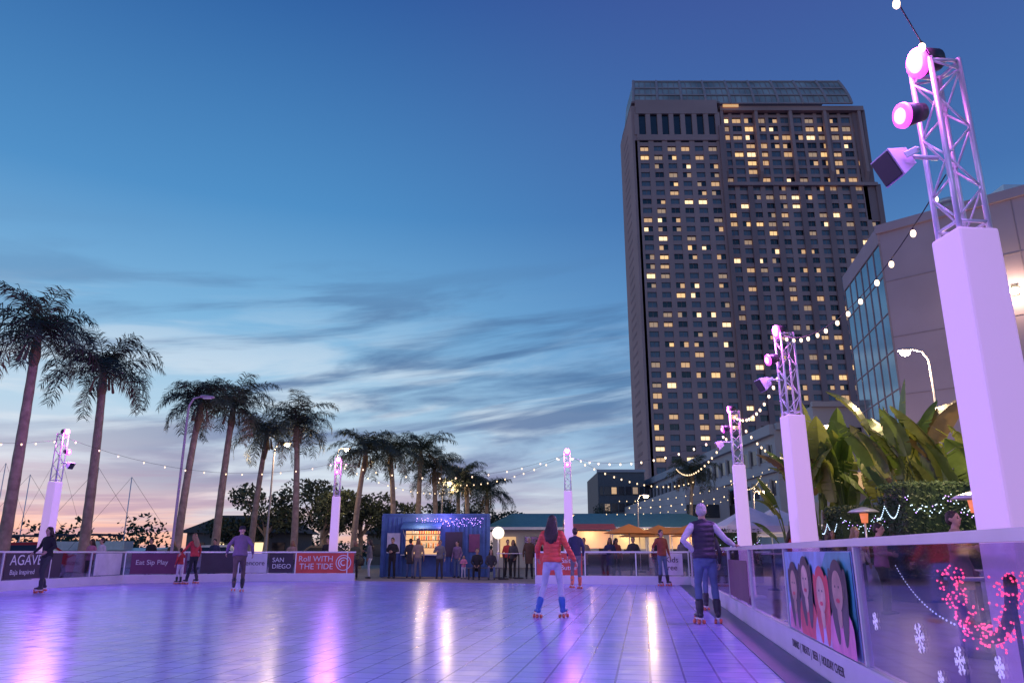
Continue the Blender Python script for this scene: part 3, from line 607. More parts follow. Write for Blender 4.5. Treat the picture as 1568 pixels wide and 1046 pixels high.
M_hedge=[mat('hedge_leaf_a',(.03,.06,.02),.6,var=.3),mat('hedge_leaf_b',(.05,.09,.03),.6,var=.3)]
def hedge(x0,x1,y0,y1,h,nl,seed,lit=True):
    r=random.Random(seed); g=group('boxed_hedge'); mb=MB(); mb.box(((x0+x1)/2,(y0+y1)/2,.25),(x1-x0,y1-y0,.56),M_dark); mb.build('planter',g)
    mb=MB(); mb.box(((x0+x1)/2,(y0+y1)/2,(h+.5)/2),(x1-x0-.2,y1-y0-.2,h-.65),M_hedge[0])
    for _ in range(nl):
        p=Vector((r.uniform(x0,x1),r.uniform(y0,y1),r.uniform(.5,h))); f=r.randint(0,3); o_=r.uniform(-.05,.06)
        if f==0: p.y=y0-o_
        elif f==1: p.z=h+o_
        elif f==2: p.x=x0-o_
        else: p.x=x1+o_
        a=Vector((r.gauss(0,1),r.gauss(0,1),r.gauss(0,1))).normalized(); b_=a.orthogonal().normalized(); s=r.uniform(.03,.06)
        mb.add([p-a*s,p+b_*s*.5,p+a*s,p-b_*s*.5],[(0,1,2,3)],r.choice(M_hedge))
    mb.build('foliage',g)
    if lit:
        mb=MB()
        for i in range(60):
            t=i/59; x=x0+(x1-x0)*t; z=h-.35-.35*abs(math.sin(t*6))+r.uniform(-.15,.15); mb.ball((x,y0-.1,z),.014,M_fairyw if r.random()<.7 else M_fairyp,6,4)
            if i%2: mb.ball((x0-.1,y0+(y1-y0)*t,h-.5-.3*abs(math.sin(t*5))),.014,M_fairyw,6,4)
        mb.build('fairy_lights',g)
hedge(10.2,12.4,24,25.2,2.45,3500,1); hedge(9.2,11.2,18,19.2,2.66,4500,2); hedge(7.6,9.6,30,31,1.9,1500,4); hedge(11.3,15,17.2,18,2.4,3500,6,False)

def heater(x,y):
    g=group('patio_heater',(x,y,0)); mb=MB(); mb.etube([(0,0,0),(0,0,.75)],[.22,.20],M_steel,n=16,round_=False); mb.tube((0,0,.75),(0,0,1.85),.03,M_steel); mb.etube([(0,0,1.85),(0,0,2.1)],[.08,.11],M_glow,n=14,round_=False)
    mb.etube([(0,0,2.13),(0,0,2.2),(0,0,2.27)],[.42,.30,.06],M_steel,n=20,round_=False); mb.build('body',g)
M_glow=mat('heater_glow',(.5,.2,.1),.4,em=(1,.25,.1),es=.8)
heater(9.6,21); heater(9.4,15.6); heater(13,33)
def tent(x,y,s,h):
    g=group('canopy_tent',(x,y,0)); mb=MB(); q=s/2
    for a,b_ in((-q,-q),(q,-q),(q,q),(-q,q)): mb.tube((a,b_,0),(a,b_,h*.72),.025,M_steel)
    mb.add([(-q,-q,h*.72),(q,-q,h*.72),(q,q,h*.72),(-q,q,h*.72),(0,0,h)],[(0,1,4),(1,2,4),(2,3,4),(3,0,4)],M_white)
    for a,b_ in(((-q,-q),(q,-q)),((q,-q),(q,q)),((q,q),(-q,q)),((-q,q),(-q,-q))): mb.ob(a,b_,0,s,h*.72-.25,h*.72,0,.01,M_white)
    mb.build('canopy_and_frame',g); lamp('tent_light','POINT',(x,y,1.9),(1,.8,.55),30,.15)
tent(9.7,31.5,2.6,2.9); tent(11.6,34,2.6,3.0); tent(12.6,38,2.6,2.9)
M_or=mat('umbrella_orange',(.80,.26,.05),.7,em=(1,.3,.05),es=.03)
def umbrella(x,y):
    g=group('patio_umbrella',(x,y,0)); mb=MB(); mb.tube((0,0,0),(0,0,2.35),.025,M_steel); n=8; r_=1.25
    vs=[(r_*math.cos(i*math.pi/4),r_*math.sin(i*math.pi/4),1.95) for i in range(n)]+[(0,0,2.4)]; mb.add(vs,[(i,(i+1)%n,n) for i in range(n)],M_or); mb.box((0,0,.02),(.5,.5,.08),M_dark); mb.build('canopy_and_pole',g)
for x,y in((5.6,37),(7.3,38.5),(8.6,37.5),(10.2,44),(7.4,45)): umbrella(x,y)
for i,(x,y) in enumerate(((4.2,42),(7.5,50),(11,48))):
    g=group('food_stall',(x,y,0)); mb=MB(); mb.box((0,0,.5),(2.4,.7,1.0),M_navy); mb.box((0,0,1.02),(2.6,.85,.05),M_white)
    for a in(-1.2,1.2): mb.tube((a,.4,0),(a,.4,2.5),.03,M_steel); mb.tube((a,-.4,0),(a,-.4,2.3),.03,M_steel)
    mb.add([(-1.4,-.8,2.25),(1.4,-.8,2.25),(1.4,.6,2.6),(-1.4,.6,2.6)],[(0,1,2,3)],(M_red,M_teal,M_or)[i]); mb.box((0,.5,1.75),(2.3,.05,.9),M_l[3])
    mb.build('counter_and_canopy',g); lamp('stall_light','POINT',(x,y-.1,2.1),(1,.7,.4),20,.1)

M_post=mat('lamp_post_paint',(.38,.34,.38),.5)
def slamp(x,y,h,arm=.9,lit=True,dirx=1,en=120):
    g=group('street_lamp',(x,y,0)); mb=MB(); mb.etube([(0,0,-.03),(0,0,.5),(0,0,h-.8),(.02*dirx,0,h-.3),(arm*.35*dirx,0,h),(arm*dirx,0,h+.08)],[.10,.06,.05,.042,.04,.03],M_post,n=8); mb.etube([(arm*dirx,0,h+.08),((arm+.45)*dirx,0,h+.05)],[(.13,.07),(.12,.05)],M_post,n=10,side=(0,1,0))
    mb.box(((arm+.22)*dirx,0,h-.01),(.3,.18,.03),M_street if lit else M_steel)
    if lit: mb.ball(((arm+.22)*dirx,0,h-.06),(.18,.14,.10),M_street,10,6)
    mb.build('pole_and_head',g)
    if lit: lamp('street_lamp_light','POINT',(x+(arm+.22)*dirx,y,h-.3),(1,.72,.40),en,.15)
slamp(-13.1,30,7.1,.5,False); slamp(-13.9,44,7.2,.5,True,en=450); slamp(-11.6,50,7.7,.4,True,en=350); slamp(-5.5,60,6.4,.4,True,en=350)
slamp(14.9,26,8.0,.6,True,dirx=-1,en=900); slamp(17.8,40,7.6,.6,True,dirx=-1,en=500); slamp(19.3,38,7.2,.3,True,dirx=-1,en=500); slamp(21,56,7,.4,True,en=600); slamp(9,55,5,.4,True,en=200); slamp(14.5,46,4.6,.3,True,en=200); slamp(3.2,48,3.3,.2,True,en=90)
lamp('plant_fill','POINT',(10.3,17.2,4.4),(1,.74,.42),360,.3); lamp('plaza_fill','POINT',(7.2,9,3.2),(1,.42,.70),120,.3); lamp('opening_fill','POINT',(-1.5,33,4.6),(1,.72,.6),110,1.2); lamp('fence_fill','POINT',(-11,33.5,4.3),(1,.66,.66),110,1.2); lamp('terrace_fill','POINT',(5.5,34,4.3),(1,.72,.5),90,1.2)  # added fill lamps without fixtures, brightening plants, plaza and far barriers

# ------------------------------------------------------------ kiosk container
g=group('food_kiosk'); M_blue=mat('container_blue',(.05,.12,.34),.5,var=.2); x0,x1=-6.0,-1.1; ya=36.2; hh=2.75
mb=MB(); ox0,ox1,oz0,oz1=-4.95,-3.35,1.0,2.05
for a,b_,z0,z1 in((x0,ox0,0,hh),(ox1,x1,0,hh),(ox0,ox1,0,oz0),(ox0,ox1,oz1,hh)): mb.box(((a+b_)/2,ya,(z0+z1)/2),(b_-a,.08,z1-z0),M_blue)
mb.box((x0+.03,ya+1.25,hh/2),(.06,2.4,hh),M_blue); mb.box((x1-.03,ya+1.25,hh/2),(.06,2.4,hh),M_blue); mb.box(((x0+x1)/2,ya+2.5,hh/2),(x1-x0,.08,hh),M_blue); mb.box(((x0+x1)/2,ya+1.22,hh+.04),(x1-x0+.1,2.65,.08),M_blue)
s_=x0+.1
while s_<x1:
    if not(ox0-.08<s_<ox1+.08): mb.box((s_,ya-.06,hh/2),(.09,.05,hh-.2),M_blue)
    s_+=.2
for xx in(x0,x1): mb.box((xx,ya-.04,hh/2),(.16,.18,hh+.02),M_blue)
mb.build('container_shell',g)
mb=MB(); mb.box(((ox0+ox1)/2,ya-.25,oz0-.03),(ox1-ox0+.3,.5,.05),M_steel); M_int=mat('kiosk_interior',(.7,.5,.3),em=(1,.55,.28),es=.9)
mb.box(((ox0+ox1)/2,ya+2.3,1.5),(2.4,.05,1.3),M_int)
for sh in(1.3,1.65,1.95):
    mb.box(((ox0+ox1)/2,ya+2.05,sh),(2.2,.3,.03),M_dark)
    for i in range(14): mb.etube([(ox0+.05+i*.115,ya+2.0,sh+.02),(ox0+.05+i*.115,ya+2.0,sh+.16),(ox0+.05+i*.115,ya+2.0,sh+.24)],[.035,.035,.012],R.choice([M_red,M_teal,M_or,M_lt]),n=6)
mb.build('counter_and_shelves',g)
mb=MB(); Mx=Matrix.Rotation(math.radians(18),3,'X'); mb.box(((ox0+ox1)/2,ya-.6,oz1+.22),(ox1-ox0+.2,1.2,.05),M_blue,M=Mx); mb.tube((ox0,ya,oz1-.4),(ox0,ya-1.1,oz1+.05),.015,M_steel); mb.tube((ox1,ya,oz1-.4),(ox1,ya-1.1,oz1+.05),.015,M_steel); mb.build('hatch_awning',g)
mb=MB(); mb.box((-5.5,ya-.11,1.5),(.6,.03,.9),M_lt); mb.box((-2.7,ya-.11,1.45),(.8,.03,1.1),M_navy); mb.box((-1.75,ya-.11,1.5),(.5,.03,.8),M_purp); mb.build('menu_boards',g)
mb=MB()
for i in range(120):
    t=i/119; mb.ball((x0+1.6+(x1-x0-1.9)*t+R.uniform(-.1,.1),ya-.14,hh-.12-R.random()*.4),.016,M_fairyp,6,4)
mb.build('purple_fairy_lights',g)
lamp('kiosk_light','POINT',(-4.1,ya+1.2,2.3),(1,.7,.4),90,.2); lamp('kiosk_front_light','POINT',(-4.1,ya-1.0,2.6),(1,.75,.5),35,.1); lamp('kiosk_fairy_glow','POINT',(-3.2,ya-.7,2.6),(.5,.3,1),30,.2)
g=group('globe_lamp',(-.62,35,0)); mb=MB(); mb.tube((0,0,-.03),(0,0,1.65),.03,M_steel); mb.box((0,0,0),(.4,.4,.05),M_dark); mb.ball((0,0,1.93),.27,mat('globe_glass',(1,.9,.75),em=(1,.85,.62),es=1.6),20,14); mb.build('globe_and_pole',g)
def table(x,y,h=1.05):
    g=group('bar_table',(x,y,0)); mb=MB(); mb.etube([(0,0,h-.03),(0,0,h)],[.33,.33],M_white,n=20,round_=False); mb.tube((0,0,0),(0,0,h-.03),.03,M_dark); mb.etube([(0,0,-.03),(0,0,.03)],[.22,.2],M_dark,n=14,round_=False); mb.build('top_and_stem',g)
table(-.35,33.5); table(.3,34.5); table(8,24); table(6.6,17.5); table(7.4,12.5,.8); table(5.2,8.8,.8)
g=group('bench',(-1.2,33.6,0)); mb=MB()
for i in range(4): mb.box((0,-.18+i*.12,.44),(1.5,.1,.035),M_of)
for xx in(-.65,.65): mb.box((xx,0,.19),(.06,.42,.46),M_dark)
mb.build('seat_and_legs',g)
def car(x,y,rz,m):
    g=group('parked_car',(x,y,0),rz); prof_=[(-2.2,.35),(-2.2,.8),(-1.9,.95),(-1.3,1.0),(-.75,1.42),(.6,1.45),(1.25,1.0),(2.0,.88),(2.25,.65),(2.2,.35)]; mb=MB(); n=len(prof_); vs=[]
    for sg in(-1,1):
        for px,pz in prof_: vs.append((px,sg*(.88 if pz<1.05 else .68),pz))
    mb.add(vs,[(i,(i+1)%n,(i+1)%n+n,i+n) for i in range(n)]+[tuple(range(n)),tuple(reversed(range(n,2*n)))],m); o=mb.build('body',g); bv=o.modifiers.new('b','BEVEL'); bv.width=.06; bv.segments=2
    mb=MB()
    for sg in(-1,1): mb.add([(-1.2,sg*.89,1.02),(-.75,sg*.74,1.36),(.55,sg*.74,1.38),(1.1,sg*.89,1.02)],[(0,1,2,3)],M_tg)
    for a in(-1.4,1.4):
        for sg in(-.8,.8): mb.tube((a,sg-.1,.32),(a,sg+.1,.32),.33,M_dark,n=18)
    for sg in(-.6,.6): mb.box((-2.22,sg,.75),(.05,.3,.12),M_fairyr)
    mb.build('glass_wheels_lights',g)
car(-20.5,33,.3,mat('car_paint_red',(.35,.03,.03),.25)); car(-25,38,.1,mat('car_paint_grey',(.2,.2,.22),.25,metal=.5)); car(-17,45,.2,M_hull); car(-11.5,48,0,M_navy)

g=group('reflection_garland'); mb=MB(); r=random.Random(9); cg=Vector((fx(4.2)+.22,4.2,.78)); dd=Vector((.17,1,0)).normalized()  # red strand made up to stand in for a reflection in the acrylic
pp=[]
for i in range(17):
    a=math.pi*(1.0+i/16); pp.append(cg-dd*math.cos(a)*.36+Vector((0,0,math.sin(a)*.30+.16)))
mb.etube(pp,[.03]*17,M_hedge[0],n=7)
for i in range(380):
    p=r.choice(pp)+Vector((r.gauss(0,.03),r.gauss(0,.045),r.gauss(0,.03))); mb.ball(p,.0065,M_fairyr,5,4)
mb.build('red_light_strand',g); mb=MB(); mb.tube(pp[0],(pp[0].x,pp[0].y,-.03),.012,M_dark); mb.tube(pp[-1],(pp[-1].x,pp[-1].y,-.03),.012,M_dark); mb.build('stand',g)

# ------------------------------------------------------------ people
def cloth(name,c,rough=.85,quilt=False):
    m=mat(name,c,rough,var=.15,vs=8,bump=.45,bs=7)
    if quilt:
        nt=m.node_tree; b=nt.nodes['Principled BSDF']; tcn=nt.nodes['Texture Coordinate']; wv=nt.nodes.new('ShaderNodeTexWave'); wv.bands_direction='Z'; wv.inputs['Scale'].default_value=4.2; wv.inputs['Distortion'].default_value=.6; wv.inputs['Detail'].default_value=1; nt.links.new(tcn.outputs['Object'],wv.inputs[0])
        prev=b.inputs['Normal'].links[0].from_node.outputs[0]
        bp=nt.nodes.new('ShaderNodeBump'); bp.inputs['Strength'].default_value=.6; bp.inputs['Distance'].default_value=.016; nt.links.new(wv.outputs['Fac'],bp.inputs['Height']); nt.links.new(prev,bp.inputs['Normal']); nt.links.new(bp.outputs[0],b.inputs['Normal'])
    return m
SK=mat('skin_light',(.50,.30,.22),.5,var=.06); SKD=mat('skin_tan',(.30,.17,.11),.5,var=.06)
HD=mat('hair_dark',(.030,.018,.014),.5,var=.4,bump=.8,bs=1,bscale=(90,90,9)); HB=mat('hair_blond',(.30,.19,.09),.5,var=.3,bump=.8,bs=1,bscale=(90,90,9)); HG=mat('hair_grey',(.45,.42,.42),.6,bump=.6,bs=1,bscale=(80,80,20))
C={k_:cloth('cloth_'+k_,c) for k_,c in dict(black=(.02,.02,.025),jeans=(.11,.16,.28),lightjeans=(.50,.54,.64),grey=(.16,.16,.18),brown=(.10,.055,.035),beige=(.32,.24,.18),plaid=(.20,.13,.22),khaki=(.13,.09,.08),navy=(.03,.04,.09),white=(.62,.58,.66),pink=(.55,.20,.32),red=(.5,.05,.05),olive=(.08,.09,.05),char=(.05,.05,.06),rust=(.28,.07,.05)).items()}
C['redpuff']=cloth('cloth_red_puffer',(.80,.10,.06),.55,True); C['vest']=cloth('cloth_vest',(.045,.03,.06),.6,True)
M_bootb=mat('skate_boot_blue',(.04,.16,.50),.4); M_bootk=mat('skate_boot_black',(.03,.03,.04),.4); M_wheel=mat('skate_wheel',(.75,.18,.10),.4); M_eye=mat('eye_dark',(.02,.015,.015),.3); M_lip=mat('lips',(.40,.12,.11),.5)
DEF=dict(hipL=(-.085,0,.90),kneeL=(-.10,.03,.50),ankL=(-.12,-.01,.09),hipR=(.085,0,.90),kneeR=(.10,.03,.50),ankR=(.12,-.01,.09),elL=(-.24,-.04,1.13),wrL=(-.25,.06,.90),elR=(.24,-.04,1.13),wrR=(.25,.06,.90),lean=0,head=0,turn=0,toeL=0,toeR=0,hipz=0)
def person(name,x,y,face,h,top,legs,hair=HD,skin=SK,shoe=M_bootk,skates=False,vox=.022,sleeve=None,long=False,hat=None,wide=1,z0=0,puffy=1.0,coat=False,**pose):
    P=dict(DEF); P.update(pose); s=h/1.73; g=group(name,(x,y,z0+(.085*s if skates else 0)),math.radians(face),s); sleeve=sleeve or top
    up=Matrix.Translation((0,0,.95))@Matrix.Rotation(-math.radians(P['lean']),4,'X')@Matrix.Translation((0,0,-.95)); hz=P['hipz']
    U=lambda p:(up@Vector(p))+Vector((0,0,hz)); V=lambda p:Vector(p)
    H=lambda p:Vector(p)+Vector((0,0,hz))
    mb=MB(); w_=wide; pf=puffy
    mb.etube([H((0,-.01,.84)),H((0,-.015,.91)),U((0,-.01,.98)),U((0,0,1.06))],[(.13*w_,.105*w_),(.155*w_,.12*w_),(.145*w_,.105*w_),(.12,.09)],legs,n=20,side=(1,0,0))
    for sd,sg in(('L',-1),('R',1)):
        hp,kn,an=H(P['hip'+sd]),V(P['knee'+sd]),V(P['ank'+sd]); ce=.042 if skates else .053
        mb.etube([hp,hp.lerp(kn,.3),hp.lerp(kn,.75),kn,kn.lerp(an,.3),kn.lerp(an,.65),kn.lerp(an,.85),an+Vector((0,0,.03 if not skates else .06))],[.086*w_,.083*w_,.064,.057,(.060,.062),.051,.051,ce],legs,n=14)
        mb.ball(H((sg*.072*w_,-.042,.885)),(.083*w_,.083,.088),legs,12,9)
        a=math.radians(P['toe'+sd]); f=Vector((math.sin(a),math.cos(a),0)); hl=an-f*.05+Vector((0,0,-.045))
        mb.etube([hl,hl+f*.09,hl+f*.17,hl+f*.215],[(.036,.042),(.04,.04),(.045,.03),(.036,.022)],shoe,n=10,side=f.cross(Vector((0,0,1))))
        if skates:
            up_=(kn-an).normalized(); mb.etube([an+up_*.15,an+up_*.06,an+Vector((0,0,-.04))],[.066,.060,.048],shoe,n=12)
        else: mb.etube([an+Vector((0,0,.04)),an+Vector((0,0,-.04))],[.04,.042],shoe,n=10)
    hem=.62 if coat else .875
    mb.etube([H((0,0,hem))if coat else U((0,-.012,hem)),U((0,-.008,.95)),U((0,0,1.07)),U((0,.0,1.20)),U((0,-.003,1.31)),U((0,-.008,1.38)),U((0,-.012,1.425)),U((0,-.01,1.445))],[(.172*w_*pf,.143*w_*pf),(.168*w_*pf,.135*w_*pf),(.150*w_*pf,.118*w_*pf),(.157*w_*pf,.123*w_*pf),(.168*pf,.118*pf),(.165*pf,.10*pf),(.118,.08),(.070,.066)],top,n=22,side=(1,0,0),round_=False)
    mb.etube([U((0,-.012,1.42)),U((0,.0,1.48)),U((0,.012,1.55))],[.062,.054,.053],skin,n=12)
    mb.etube([U((0,-.012,1.42)),U((0,-.006,1.478))],[(.078,.074),(.067,.067)],top,n=14,round_=False)
    for sd,sg in(('L',-1),('R',1)):
        sh=U((sg*.158,-.008,1.385)); el,wr=U(P['el'+sd]),U(P['wr'+sd]); r0=1.0 if sleeve is top else .93
        mb.etube([U((sg*.06,-.01,1.43)),U((sg*.115,-.01,1.415)),sh],[.035,.045,.057*pf],top,n=12)
        mb.etube([sh,sh.lerp(el,.3),sh.lerp(el,.7),el,el.lerp(wr,.35),el.lerp(wr,.8),wr],[.060*pf*r0,.056*pf,.049*pf,.046*pf,.046*pf,.038*pf,.036*pf],sleeve,n=14); mb.etube([wr-(wr-el).normalized()*.03,wr+(wr-el).normalized()*.03],[.027,.024],skin,n=8)
    HR=Matrix.Rotation(math.radians(P['turn']),4,'Z')@Matrix.Rotation(-math.radians(P['head']),4,'X')
    def Hd(p): return U(Vector((0,0,1.50))+(HR@(Vector(p)-Vector((0,0,1.53))).to_4d()).to_3d())
    def hball(c,r,m,n=14,k_=10):
        o=len(mb.v); mb.ball((0,0,0),r,m,n,k_)
        for i in range(o,len(mb.v)): mb.v[i]=tuple(Hd(Vector(mb.v[i])+Vector(c)))
    hball((0,.005,1.655),(.074,.092,.098),skin); hball((0,.03,1.60),(.058,.068,.075),skin); hball((0,.045,1.555),(.036,.045,.035),skin); hball((0,.106,1.628),(.014,.022,.028),skin,8,6)
    for sg in(-1,1): hball((sg*.076,-.005,1.63),(.012,.022,.032),skin,8,6)
    if hair is not None:
        hball((0,-.014,1.674),(.085,.100,.094),hair); hball((0,-.035,1.625),(.082,.078,.085),hair)
        if long:
            o=len(mb.v); mb.etube([(0,-.045,1.60),(0,-.07,1.52),(0,-.115,1.43),(0,-.142,1.35),(0,-.148,1.27),(.01,-.145,1.22)],[(.092,.06),(.108,.054),(.125,.044),(.120,.038),(.095,.032),(.05,.022)],hair,n=18,side=(1,0,0))
            for q_ in(-1,1): mb.etube([(q_*.07,-.07,1.50),(q_*.11,-.12,1.38),(q_*.085,-.145,1.25)],[.03,.028,.018],hair,n=8)
            for i in range(o,len(mb.v)): mb.v[i]=tuple(U(mb.v[i]))
            for sg in(-1,1): hball((sg*.072,-.01,1.585),(.026,.045,.10),hair,10,8)
    if hat: hball((0,-.004,1.695),(.092,.106,.075),hat); hball((0,.09,1.685),(.06,.065,.014),hat,12,6)
    V_=[];F_=[];MI=[]; byp={}
    for f_,m_ in zip(mb.f,mb.m): byp.setdefault(m_,[]).append(f_)
    for m_,fl in byp.items():
        used=sorted({i for f_ in fl for i in f_}); mp_={a:b for b,a in enumerate(used)}
        sm_=bpy.data.meshes.new('src'); sm_.from_pydata([mb.v[i] for i in used],[],[tuple(mp_[i] for i in f_) for f_ in fl]); tmp=bpy.data.objects.new('tmp',sm_); COL.objects.link(tmp)
        small=mb.mats[m_] in (skin,shoe,hair)
        vx=vox*(.6 if small else 1)
        rm=tmp.modifiers.new('r','REMESH'); rm.mode='VOXEL'; rm.voxel_size=vx; smd=tmp.modifiers.new('s','SMOOTH'); smd.factor=.5; smd.iterations=2 if small or vox>.015 else 4
        dg=bpy.context.evaluated_depsgraph_get(); e_=tmp.evaluated_get(dg); me=bpy.data.meshes.new_from_object(e_)
        co_=[v.co.copy() for v in me.vertices]
        if vox<.018 and mb.mats[m_].name.startswith('cloth'):
            nr=[v.normal.copy() for v in me.vertices]
            co_=[c+n_*(noise.noise(Vector((c.x*8,c.y*8,c.z*13)))*.006+noise.noise(Vector((c.x*19+5,c.y*19,c.z*26)))*.003) for c,n_ in zip(co_,nr)]
        o_=len(V_); V_.extend([tuple(c) for c in co_])
        for p in me.polygons: F_.append(tuple(i+o_ for i in p.vertices)); MI.append(m_)
        bpy.data.objects.remove(tmp); bpy.data.meshes.remove(sm_); bpy.data.meshes.remove(me)
    me=bpy.data.meshes.new('body'); me.from_pydata(V_,[],F_)
    for m in mb.mats: me.materials.append(m)
    me.polygons.foreach_set('material_index',MI); me.polygons.foreach_set('use_smooth',[True]*len(MI)); me.update()
    o=bpy.data.objects.new('body',me); COL.objects.link(o); o.parent=g
    mb=MB()
    for sg in(-1,1): hball((sg*.03,.092,1.648),(.011,.009,.007),M_eye,8,6); hball((sg*.032,.094,1.668),(.016,.006,.004),hair or M_eye,8,6)
    hball((0,.089,1.578),(.022,.008,.007),M_lip,8,6); mb.build('facial_features',g)
    mb=MB()
    for sd,sg in(('L',-1),('R',1)):
        el,wr=U(P['el'+sd]),U(P['wr'+sd]); d_=(wr-el).normalized()
        if P.get('flat'+sd): d_=Vector(P['flat'+sd]).normalized()
        nrm=Vector((-sg,0,0)) if not P.get('flat'+sd) else Vector((0,0,-1))
        nrm=(nrm-d_*nrm.dot(d_)); nrm=nrm.normalized() if nrm.length>.1 else Vector((0,1,0)); s_v=d_.cross(nrm)
        if s_v.y<0: s_v=-s_v
        p0=wr+d_*.02; mb.etube([p0,p0+d_*.04,p0+d_*.085],[(.026,.016),(.038,.016),(.04,.013)],skin,n=10,side=s_v)
        for i,(off,ln) in enumerate(((.030,.068),(.010,.076),(-.011,.070),(-.031,.055))):
            q=p0+d_*.082+s_v*off; a1=q+d_*ln*.42+nrm*.006; a2=a1+(d_*.85+nrm*.5)*ln*.32; a3=a2+(d_*.6+nrm*.8)*ln*.26; mb.etube([q,a1,a2,a3],[.0095,.009,.008,.0065],skin,n=6)
        q=p0+d_*.025+s_v*.03; mb.etube([q,q+(d_*.5+s_v*.75+nrm*.2)*.035,q+(d_*.9+s_v*.7+nrm*.4)*.055],[.012,.0105,.008],skin,n=6)
    mb.build('hands',g)
    if skates:
        mb=MB()
        for sd in'LR':
            an=V(P['ank'+sd]); a=math.radians(P['toe'+sd]); f=Vector((math.sin(a),math.cos(a),0)); sdv=f.cross(Vector((0,0,1)))
            c_=an+f*.04+Vector((0,0,-.095)); mb.box(c_,(.05,.24,.018),M_steel,rz=-a)
            for u in(-.08,.09):
                for v_ in(-1,1):
                    cc_=Vector((c_.x,c_.y,an.z-.143))+f*u+sdv*v_*.04; mb.tube(cc_-sdv*.017,cc_+sdv*.017,.031,M_wheel,n=14)
                mb.tube(Vector((c_.x,c_.y,an.z-.143))+f*u,c_+f*u,.012,M_steel)
            mb.tube(c_+f*.15+Vector((0,0,-.02)),c_+f*.15+Vector((0,0,.03)),.018,M_wheel)
        mb.build('skate_wheels',g)
    return g
person('roller_skater',3.08,12.5,-4,1.76,C['vest'],C['jeans'],HG,shoe=M_bootk,skates=True,vox=.011,sleeve=C['white'],wide=1.05,puffy=1.06,lean=3,head=14,turn=-12,
  elL=(-.34,-.12,1.15),wrL=(-.17,-.02,1.00),elR=(.35,.02,1.17),wrR=(.50,.20,1.10),flatR=(.7,.7,-.1),ankL=(-.13,-.03,.09),ankR=(.15,.02,.09),kneeL=(-.12,.04,.5),kneeR=(.13,.06,.5),toeL=-14,toeR=12)
person('roller_skater',.70,13.6,-12,1.63,C['redpuff'],C['lightjeans'],HD,shoe=M_bootb,skates=True,vox=.011,long=True,wide=.94,puffy=1.15,lean=4,
  ankL=(-.26,-.06,.09),kneeL=(-.16,.05,.49),ankR=(.17,.06,.09),kneeR=(.13,.08,.50),elL=(-.27,-.03,1.14),wrL=(-.29,.15,.99),elR=(.29,-.06,1.14),wrR=(.40,.06,.93),toeL=-28,toeR=14,turn=6)
person('roller_skater',3.85,15.3,0,1.55,C['char'],C['jeans'],HD,skates=True,vox=.015,long=True,turn=10)
person('roller_skater',1.98,24.2,10,1.74,C['navy'],C['grey'],HD,shoe=M_wheel,skates=True,lean=6,ankL=(-.16,-.12,.12),ankR=(.14,.1,.09),kneeL=(-.1,.08,.5))
person('roller_skater',5.05,26.3,200,1.74,C['rust'],C['jeans'],HD,skates=True,ankL=(-.15,.05,.09),elR=(.33,0,1.18),wrR=(.4,.12,1.1))
person('roller_skater',-7.8,22.4,20,1.74,C['plaid'],C['khaki'],None,hat=C['black'],skates=True,vox=.015,wide=1.1,puffy=1.1,lean=10,ankL=(-.10,-.16,.12),kneeL=(-.1,.04,.5),ankR=(.13,.12,.09),kneeR=(.13,.16,.5),elL=(-.32,-.05,1.18),wrL=(-.36,.15,1.02),elR=(.31,-.08,1.17),wrR=(.34,.1,.98))
person('roller_skater',-13.1,22.0,160,1.70,C['black'],C['char'],HD,skates=True,vox=.015,long=True,ankL=(-.14,.16,.09),ankR=(.10,-.14,.12),kneeL=(-.12,.15,.5),elL=(-.30,.0,1.16),wrL=(-.26,.22,1.05),elR=(.30,0,1.16),wrR=(.28,.20,1.02),lean=4)
person('roller_skater',-11.35,27.9,60,1.66,C['red'],C['black'],HB,skates=True,long=True,elL=(-.3,.06,1.2),wrL=(-.4,.2,1.05),lean=8,ankL=(-.12,.14,.09),ankR=(.1,-.15,.11))
person('roller_skater',-11.9,28.1,60,1.18,C['red'],C['white'],HD,skates=True,elR=(.3,.06,1.25),wrR=(.38,.2,1.35),lean=5)
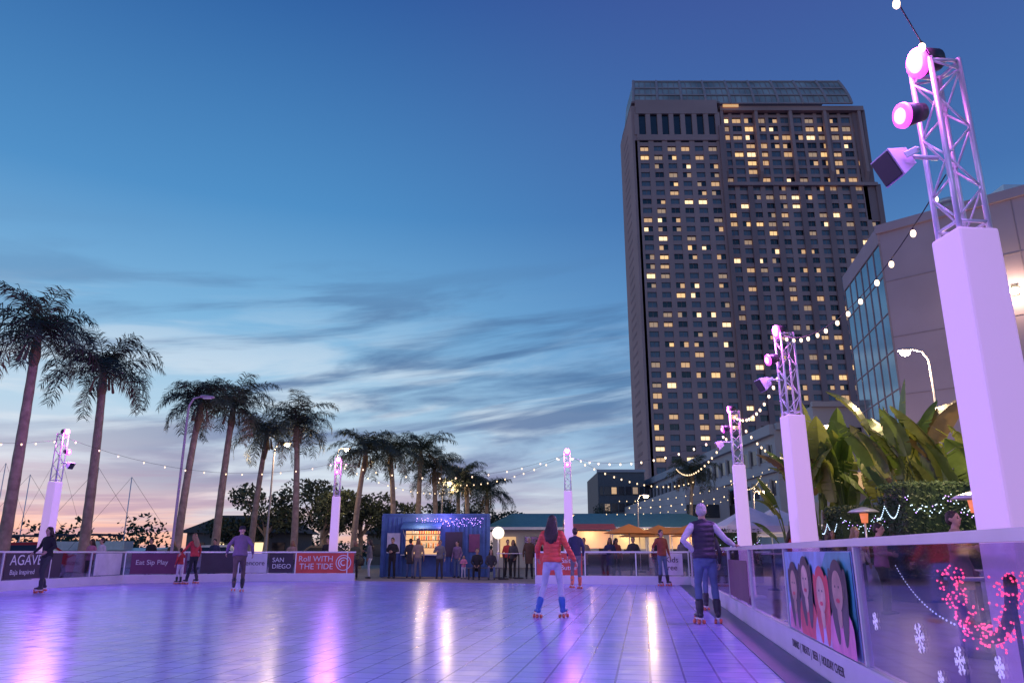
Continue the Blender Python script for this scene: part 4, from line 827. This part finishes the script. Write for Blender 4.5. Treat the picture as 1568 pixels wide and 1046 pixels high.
SP=[(-6.3,34.6,100,1.68,'grey','lightjeans',HD),(-5.35,34.9,170,1.76,'black','black',HD),(-4.6,35.3,0,1.72,'char','jeans',HD),(-4.15,34.5,190,1.72,'beige','grey',HB),(-3.2,34.6,175,1.66,'grey','char',HD),
 (-2.1,34.0,180,.98,'pink','white',HB),(.05,34.8,150,1.66,'char','black',HD),(.75,34.2,185,1.78,'brown','black',HG),(1.2,35.9,30,1.7,'black','char',HD),(-6.75,33.6,180,1.6,'olive','black',HB),(-2.5,35.6,160,1.62,'plaid','jeans',HD),(-.2,36.5,200,1.7,'red','black',HD),
 (3.9,31,180,1.68,'navy','black',HD),(4.9,31.5,165,1.72,'char','black',HD),(5.7,30.6,200,1.65,'black','grey',HB),(6.6,30.0,180,1.70,'grey','black',HD),(7.4,29,170,1.7,'brown','jeans',HD),(3.0,32.5,180,1.7,'beige','black',HD),(4.4,33,190,1.7,'rust','black',HD),(6.2,33,150,1.72,'black','jeans',HD),
 (-15.6,29.6,150,1.65,'white','black',HD),(-16.2,30.0,165,1.62,'pink','black',HD),(-14.6,31.5,170,1.68,'black','black',HD),(-13.9,31.9,180,1.6,'olive','black',HB),(-9.2,32.6,175,1.6,'beige','black',HB),(-7.9,33.4,180,1.72,'black','black',HD),(-12.3,32.2,180,1.66,'navy','black',HD),
 (7.2,20,250,1.7,'red','black',HD),(8.2,18.5,200,1.7,'white','jeans',HB),(6.9,14.6,230,1.65,'pink','black',HD),(9.5,23,180,1.75,'navy','black',HD),(7.9,26,190,1.7,'char','jeans',HD),(6.3,11,220,1.68,'beige','jeans',HD)]
rp=random.Random(11)
for i,(x,y,f,h,t,l,hr) in enumerate(SP):
    po={}
    k_=i%4
    if k_==0: po=dict(elR=(.28,.0,1.17),wrR=(.12,.24,1.2))
    elif k_==1: po=dict(elL=(-.27,-.02,1.16),wrL=(-.08,.2,1.12),elR=(.27,-.02,1.16),wrR=(.08,.2,1.12))
    elif k_==2: po=dict(ankL=(-.14,.1,.09),wrL=(-.22,.14,.93))
    person('spectator',x,y,f,h,C[t],C[l],hr,z0=-.03,vox=.024,long=(hr==HB or i%3==0),skin=SK if i%3 else SKD,coat=(i%5==2),head=rp.uniform(-5,15),turn=rp.uniform(-25,25),**po)
SIT=dict(hipz=-.42,kneeL=(-.12,.42,.50),kneeR=(.12,.42,.50),ankL=(-.12,.45,.09),ankR=(.13,.38,.09),elL=(-.24,.06,1.14),wrL=(-.12,.26,1.0),elR=(.24,.06,1.14),wrR=(.12,.26,1.0))
person('spectator',-1.5,33.6,180,1.7,C['black'],C['black'],HD,z0=-.03,vox=.024,**SIT); person('spectator',-.9,33.6,185,1.66,C['char'],C['jeans'],HD,z0=-.03,vox=.024,long=True,**SIT)
print('objects',len(bpy.data.objects),'polys',sum(len(o.data.polygons) for o in bpy.data.objects if o.type=='MESH'))
